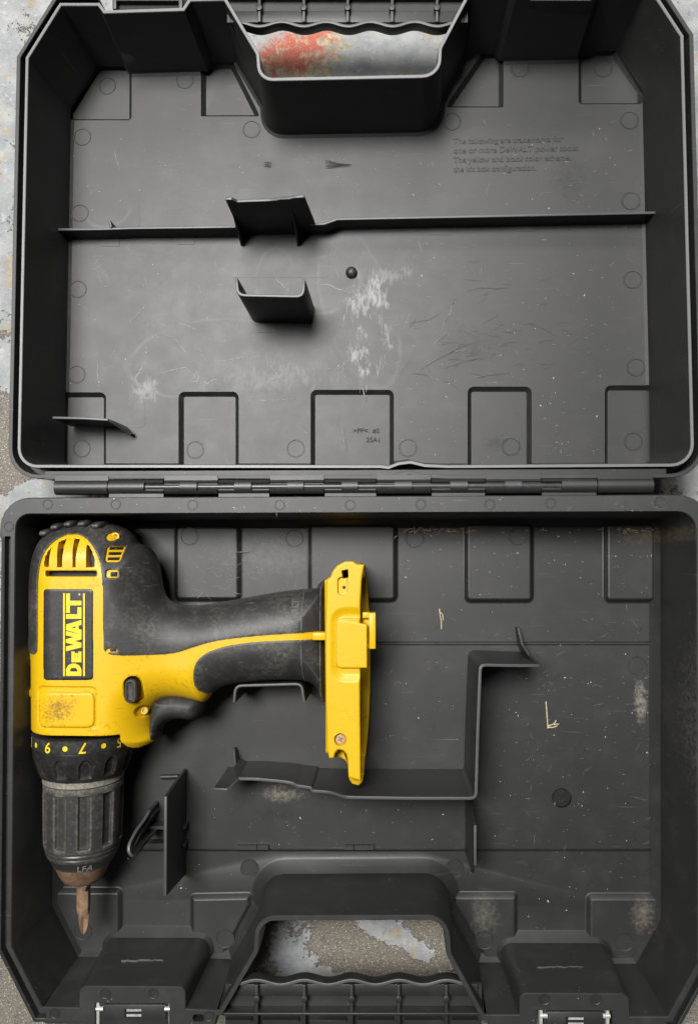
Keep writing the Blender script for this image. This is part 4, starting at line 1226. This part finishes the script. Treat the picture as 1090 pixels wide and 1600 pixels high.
k.build('latch_tab', M['yellow'], foot, bev=.9, ang=.9)
MB().pbox(567, 966, 577, 1007, -24, -12, -12).build('latch_window', M['yellow'], foot)
# rubber collar between grip and foot
cf = smooth_poly([(497, 919), (507, 912), (510, 912), (510, 1090), (505, 1092), (497, 1076)], -20, 1)
blob_obj('grip_collar', [(494, 917), (505, 906), (513, 903), (513, 1096), (505, 1094), (494, 1076)], ZC, 62, 26, M['rubber'], drill, 1)
MB().pbox(488, 988.5, 511, 1000.5, -24, -2.6, -2.6).build('grip_stripe', M['yellow'], drill, bev=1.2, ang=.9)
# embossed maker's name on the grip: same lettering, raised in the rubber
def gconv(u, v): return W(466.5 - v / 10.0, 981 - u / 14.2, -12)
for ch, (o_, h_) in LET.items():
    letter_mesh([o_] + ([h_] if h_ else []), gconv, 'grip_letter', M['letters'], over, 4.0)

# ------------------------------------------------------------------ screwdriver bit held in the chuck
bz = ZC
yb0 = W(131, 1376, bz)[1]; yb1 = W(131, 1426, bz)[1]; yb2 = W(131, 1447, bz)[1]
bit = MB()
def hexring(y, r, n=48, k=0.0):
    out = []
    for i in range(n):
        t = 2 * math.pi * i / n
        q = r * (1 - .10 * abs(math.cos(3 * t))) if k == 0 else r * (1 - k * (abs(math.cos(2 * t)) ** .9))
        out.append((AX + 2 + q * math.sin(t + .5), y, bz + q * math.cos(t + .5)))
    return out
Yb = lambda a: W(131, a, bz)[1]
rings = [hexring(yb0, 11), hexring(Yb(1412), 11), hexring(Yb(1422), 10.6), hexring(Yb(1427), 10.4, k=.10), hexring(Yb(1432), 10.2, k=.45), hexring(Yb(1438), 9.6, k=.62), hexring(Yb(1447), 8.0, k=.72), hexring(Yb(1454), 5.6, k=.74), hexring(Yb(1458), 3.0, k=.6), hexring(Yb(1460), 1.0, k=.2)]
bit.add(*loft(rings))
bo = bit.build('driver_bit', M['bit'], None, ang=.6)
bo['label'] = 'rusty cross-head driver bit gripped in the chuck of the drill'; bo['category'] = 'driver bit'

# ------------------------------------------------------------------ embossed writing in the case
def flat_text(txt, px, py, size, z, name, mat, parent, h=1.0, align='LEFT', up=(0, 1)):
    c = bpy.data.curves.new('t', 'FONT'); c.body = txt; c.size = size; c.align_x = align; c.extrude = h; c.offset = .25
    o = bpy.data.objects.new('t', c); col.objects.link(o)
    bpy.context.view_layer.update()
    me = bpy.data.meshes.new_from_object(o.evaluated_get(bpy.context.evaluated_depsgraph_get()))
    bpy.data.objects.remove(o); bpy.data.curves.remove(c)
    x, y = W(px, py, z)
    v = [(a.co.x + x, a.co.y + y, z + a.co.z) for a in me.vertices]; f = [tuple(p.vertices) for p in me.polygons]
    bpy.data.meshes.remove(me)
    return obj(name, v, f, mat, parent, fixn=False)
for i, t_ in enumerate(('The following are trademarks for', 'one or more DeWALT power tools:', 'The yellow and black color scheme,', 'the kit box configuration.')):
    flat_text(t_, 708, 225 + i * 14.6, 14.2 if i != 1 else 14.6, FL, 'embossed_line', M['emboss'], lid, 1.2)
flat_text('>PP<', 551, 677, 12.5, FL - 9.5, 'embossed_line', M['darkmark'], lid, .4)
flat_text('#2', 582, 676.5, 11, FL - 9.5, 'embossed_line', M['darkmark'], lid, .4)
flat_text('25A1', 572, 691, 12, FL - 9.5, 'embossed_line', M['darkmark'], lid, .4)
flat_text('N075948', 637, 846, 6.5, FL, 'embossed_line', M['darkmark'], base, .4) if False else None

# ------------------------------------------------------------------ wear: hair scratches, specks, straw
def ribbons(name, lines, mat, parent):
    m = MB()
    for pts, w, z in lines:
        P = [Vector((*W(a, b, z), z + .35)) for a, b in pts]
        n = len(P); v = []
        for i in range(n):
            d = (P[min(i + 1, n - 1)] - P[max(i - 1, 0)]); d.z = 0
            if d.length < 1e-6: d = Vector((1, 0, 0))
            s_ = Vector((-d.y, d.x, 0)).normalized() * (w / 2 * (math.sin(math.pi * (i + .6) / (n + .2)) * random.uniform(.6, 1.2)))
            v += [P[i] + s_, P[i] - s_]
        m.add(v, [(2 * i, 2 * i + 1, 2 * i + 3, 2 * i + 2) for i in range(n - 1)])
    o = m.build(name, mat, parent, fixn=False); o['kind'] = 'stuff'
    return o
def curve(x, y, a, L, bend, n=9, jit=.4):
    out = []
    for i in range(n):
        out.append((x + random.uniform(-jit, jit), y + random.uniform(-jit, jit)))
        x += math.cos(a) * L / n; y += math.sin(a) * L / n; a += bend / n
    return out
L = []
spec = [([(215, 605), (213, 590), (222, 575), (230, 560)], 2.6), ([(205, 600), (212, 612), (224, 620), (236, 626)], 2.6), ([(248, 585), (270, 578), (290, 574), (300, 582)], 1.8), ([(298, 596), (310, 596), (311, 584), (305, 578)], 2.4),
        ([(318, 595), (326, 600), (334, 592), (340, 596)], 2.4), ([(325, 567), (360, 563), (390, 556), (412, 551)], 1.4), ([(415, 556), (420, 570), (430, 580), (445, 598)], 1.8), ([(270, 505), (275, 530), (290, 550), (300, 562)], .9),
        ([(425, 428), (435, 440), (445, 449), (455, 458)], 2.0), ([(495, 446), (510, 444), (530, 452), (552, 459)], 2.2), ([(155, 560), (152, 580), (155, 605)], 1.2), ([(380, 640), (400, 615), (415, 600)], .8),
        ([(200, 520), (205, 500), (225, 480), (240, 470)], .8), ([(270, 500), (300, 512), (308, 516)], 1.4), ([(188, 265), (182, 250), (180, 235)], 1.0), ([(190, 310), (186, 325), (192, 335), (203, 342)], 2.2), ([(155, 330), (160, 324), (172, 328)], 2.4),
        ([(375, 620), (430, 626), (465, 622)], 1.2), ([(405, 624), (415, 626)], 5), ([(533, 660), (538, 690), (540, 705)], .9)]
for p, w in spec:
    q = []
    for a, b in zip(p[:-1], p[1:]):
        for t in (0, .25, .5, .75): q.append((a[0] + (b[0] - a[0]) * t + random.uniform(-.7, .7), a[1] + (b[1] - a[1]) * t + random.uniform(-.7, .7)))
    q.append(p[-1]); L.append((q, w, FL))
for _ in range(70):
    x, y = random.uniform(125, 720), random.uniform(390, 598)
    L.append((curve(x, y, random.uniform(0, 6.3), random.uniform(6, 40), random.uniform(-1, 1)), random.uniform(.4, 1.0), FL))
for _ in range(22):
    x, y = random.uniform(535, 610), random.uniform(440, 600)
    L.append((curve(x, y, 1.5 + random.uniform(-.3, .3), random.uniform(10, 40), random.uniform(-.3, .3)), random.uniform(.6, 2.2), FL))
for _ in range(40):
    x, y = random.uniform(620, 1000), random.uniform(190, 590)
    L.append((curve(x, y, random.uniform(0, 6.3), random.uniform(3, 14), random.uniform(-1, 1)), random.uniform(.4, .9), FL))
ribbons('pale_scratches', L, M['mark'], lid)

L = []
for p, w in (([(730, 456), (750, 450), (775, 451), (794, 450)], 2.0), ([(655, 580), (690, 558), (720, 542), (750, 533)], 2.2), ([(695, 575), (730, 564), (760, 560)], 1.6), ([(745, 590), (770, 586), (796, 584)], 2.4), ([(640, 505), (670, 500), (690, 488)], 1.4), ([(825, 505), (850, 515), (868, 525)], 1.8)):
    q = []
    for a, b in zip(p[:-1], p[1:]):
        for t in (0, .33, .66): q.append((a[0] + (b[0] - a[0]) * t + random.uniform(-.6, .6), a[1] + (b[1] - a[1]) * t + random.uniform(-.6, .6)))
    q.append(p[-1]); L.append((q, w, FL))
for _ in range(60):
    x, y = random.gauss(760, 70), random.gauss(540, 50)
    if y > 596: continue
    L.append((curve(x, y, random.uniform(-.9, .3), random.uniform(6, 34), random.uniform(-.8, .8)), random.uniform(.6, 1.8), FL))
ribbons('dark_scratches', L, M['darkscratch'], lid)
L = [([(508, 251 + k * 2.4), (515, 252 + k * 2.2), (528, 256 + k * 1.0), (540 + random.uniform(-8, 16), 257 + k * .7)], random.uniform(1.2, 2.4), FL) for k in range(6)]
L += [([(413, 254 + k * 3), (418, 254 + k * 3), (424, 255 + k * 3)], 2.4, FL) for k in range(3)]
ribbons('dark_smudge', L, M['darkmark'], lid)
L = []
for _ in range(46):                                         # pads under the hinge
    x, y = random.uniform(285, 370), random.uniform(840, 925)
    L.append((curve(x, y, random.uniform(0, 6.3), random.uniform(8, 30), random.uniform(-1.4, 1.4)), random.uniform(.5, 1.3), FL + 9))
for _ in range(24):
    x, y = random.uniform(385, 470), random.uniform(838, 915)
    L.append((curve(x, y, random.uniform(0, 6.3), random.uniform(8, 30), random.uniform(-1.4, 1.4)), random.uniform(.4, 1.0), FL))
for _ in range(60):
    x, y = random.uniform(600, 1010), random.uniform(950, 1320)
    if 715 < x < 770 or y > 1190 and x < 770: continue
    L.append((curve(x, y, random.uniform(0, 6.3), random.uniform(4, 24), random.uniform(-1, 1)), random.uniform(.35, .8), FL))
for _ in range(26):
    x, y = random.uniform(40, 1050), random.uniform(779, 800)
    L.append((curve(x, y, random.uniform(0, 6.3), random.uniform(3, 14), random.uniform(-.5, .5)), random.uniform(.4, .9), .2))
ribbons('pale_scratches', L, M['fmark'], base)
L = []
for _ in range(60):
    x, y = random.uniform(600, 1010), random.uniform(955, 1320)
    if 715 < x < 770 or y > 1190 and x < 770: continue
    L.append((curve(x, y, random.uniform(0, 6.3), random.uniform(5, 26), random.uniform(-1, 1)), random.uniform(.6, 2.0), FL))
L.append((curve(790, 1362, 1.05, 60, .0), 1.8, FL)); L.append((curve(812, 1412, .6, 32, .0), 2.0, FL + 2))
ribbons('dark_scratches', L, M['darkscratch'], base)
# scuffs on the latch housings (vertical faces): small pale ridges pressed to the wall
for (xa, xb, py, z) in ((190, 255, 1511, -62), (839, 911, 1518, -62)):
    y = W((xa + xb) / 2, 1541 if xa < 500 else 1552, 0)[1] + 5.2
    x0, x1 = W(xa, py, z)[0], W(xb, py, z)[0]
    m = MB(); n = 14; pts = [(x0 + (x1 - x0) * i / n, z + random.uniform(-1.6, 1.6) - 3 * i / n) for i in range(n + 1)]
    v = []
    for i, (x, zz) in enumerate(pts):
        w = random.uniform(.15, .6)
        v += [(x, y + .9, zz - w), (x, y + .9, zz + w), (x, y - 3, zz + w), (x, y - 3, zz - w)]
    f = []
    for i in range(n):
        for k in range(4): f.append((4 * i + k, 4 * i + (k + 1) % 4, 4 * i + 4 + (k + 1) % 4, 4 * i + 4 + k))
    f += [(0, 1, 2, 3), (4 * n + 3, 4 * n + 2, 4 * n + 1, 4 * n)]
    m.add(v, f); m.build('pale_scrape', M['edge2'], base)

def specks(name, n, boxes, label):
    m = MB()
    for _ in range(n):
        x0, y0, x1, y1, z, wt = random.choices(boxes, [b[5] for b in boxes])[0]
        px, py = random.uniform(x0, x1), random.uniform(y0, y1)
        x, y = W(px, py, z); r = min(1.9, .42 * math.exp(random.gauss(0, .45))); a = random.uniform(0, 6.3); k = random.uniform(1, 2.4)
        c, s_ = math.cos(a), math.sin(a)
        pts = [(r * k, 0), (0, r), (-r * k, 0), (0, -r)]
        v = [(x + p * c - q * s_, y + p * s_ + q * c, z + .2) for p, q in pts] + [(x, y, z + .2 + r * .9)]
        m.add(v, [(0, 1, 4), (1, 2, 4), (2, 3, 4), (3, 0, 4), (3, 2, 1, 0)])
    o = m.build(name, M['speck'], None, fixn=False, org=(0, 0, FL)); o['kind'] = 'stuff'; o['label'] = label; o['category'] = 'dust'
    return o
specks('dust_specks', 380, [(110, 200, 1000, 340, FL, 2), (110, 380, 1000, 600, FL, 3.5), (625, 620, 725, 715, FL, .4), (835, 610, 940, 715, FL, .6), (620, 120, 780, 200, FL, .01)],
       'tiny pale dust specks scattered over the lid floor')
specks('dust_specks', 340, [(600, 950, 1015, 1190, FL, 3), (770, 1050, 1015, 1320, FL, 2.2), (300, 1260, 720, 1320, FL, .9), (200, 1340, 390, 1390, FL, .3), (720, 1335, 1010, 1390, FL, .7), (815, 1395, 905, 1470, FL, .4), (290, 830, 370, 930, FL + 9, .4), (735, 830, 825, 930, FL + 9, .6), (955, 830, 1012, 930, FL + 9, .7), (385, 830, 475, 900, FL, .3), (630, 830, 715, 930, FL, .6), (840, 830, 935, 930, FL, .7), (50, 779, 1050, 800, 0, .5)],
       'tiny pale dust specks scattered over the base floor')
def straw(px, py, pts, w, label, z=FL):
    m = MB()
    for path in pts:
        P = [Vector((*W(px + a, py + b, z), z + w + c)) for a, b, c in path]
        for a, b in zip(P[:-1], P[1:]): m.cyl(a, b, w, w * .8, 7)
    o = m.build('straw', M['straw'], None); o['label'] = label; o['category'] = 'straw'; o['group'] = 'straw bits in the case'
straw(856, 1118, [[(-4, -22, 0), (-3, -8, 1), (-2, 8, 2), (-1, 20, 0)], [(-1, 16, 1), (6, 13, 3), (16, 13, 1)], [(-1, 18, 1), (6, 18, 2), (13, 15, 4)], [(8, 13, 2), (11, 6, 5)]], 1.15, 'forked pale straw lying on the base floor right of the cranked divider')
straw(688, 965, [[(-2, -14, 0), (-1, -4, 1.5), (1, 6, 1), (1, 18, 0)], [(-1, -8, 1), (3, -5, 3), (4, 4, 1)]], 1.1, 'straight pale straw on the base floor just below the raised pads')
straw(1022, 1190, [[(-6, 7, 0), (0, 1, 1.5), (7, -2, 0)]], 1.0, 'short pale straw against the right wall of the base')
straw(1016, 868, [[(1, -8, 0), (0, 0, 1.5), (-4, 7, 0)]], 1.0, 'short pale straw at the right edge of the corner pad', FL + 6)
m = MB()
for _ in range(90):                                         # chaff gathered along the hinge-side wall
    px = random.choice((random.gauss(1000, 22), random.gauss(715, 20), random.gauss(652, 25), random.uniform(600, 1010)))
    py = 826 + abs(random.gauss(0, 4)); z = FL + 9
    a = random.uniform(0, 6.3); Ln = random.uniform(2, 9); x, y = W(px, py, z)
    m.cyl((x, y, z + .8), (x + Ln * math.cos(a), y + Ln * math.sin(a) * .6, z + random.uniform(.5, 4)), .6, .4, 5)
ch = m.build('chaff', M['straw'], None, org=(*W(800, 826, FL), FL)); ch['kind'] = 'stuff'; ch['label'] = 'fine dry chaff gathered along the hinge side of the base'; ch['category'] = 'chaff'
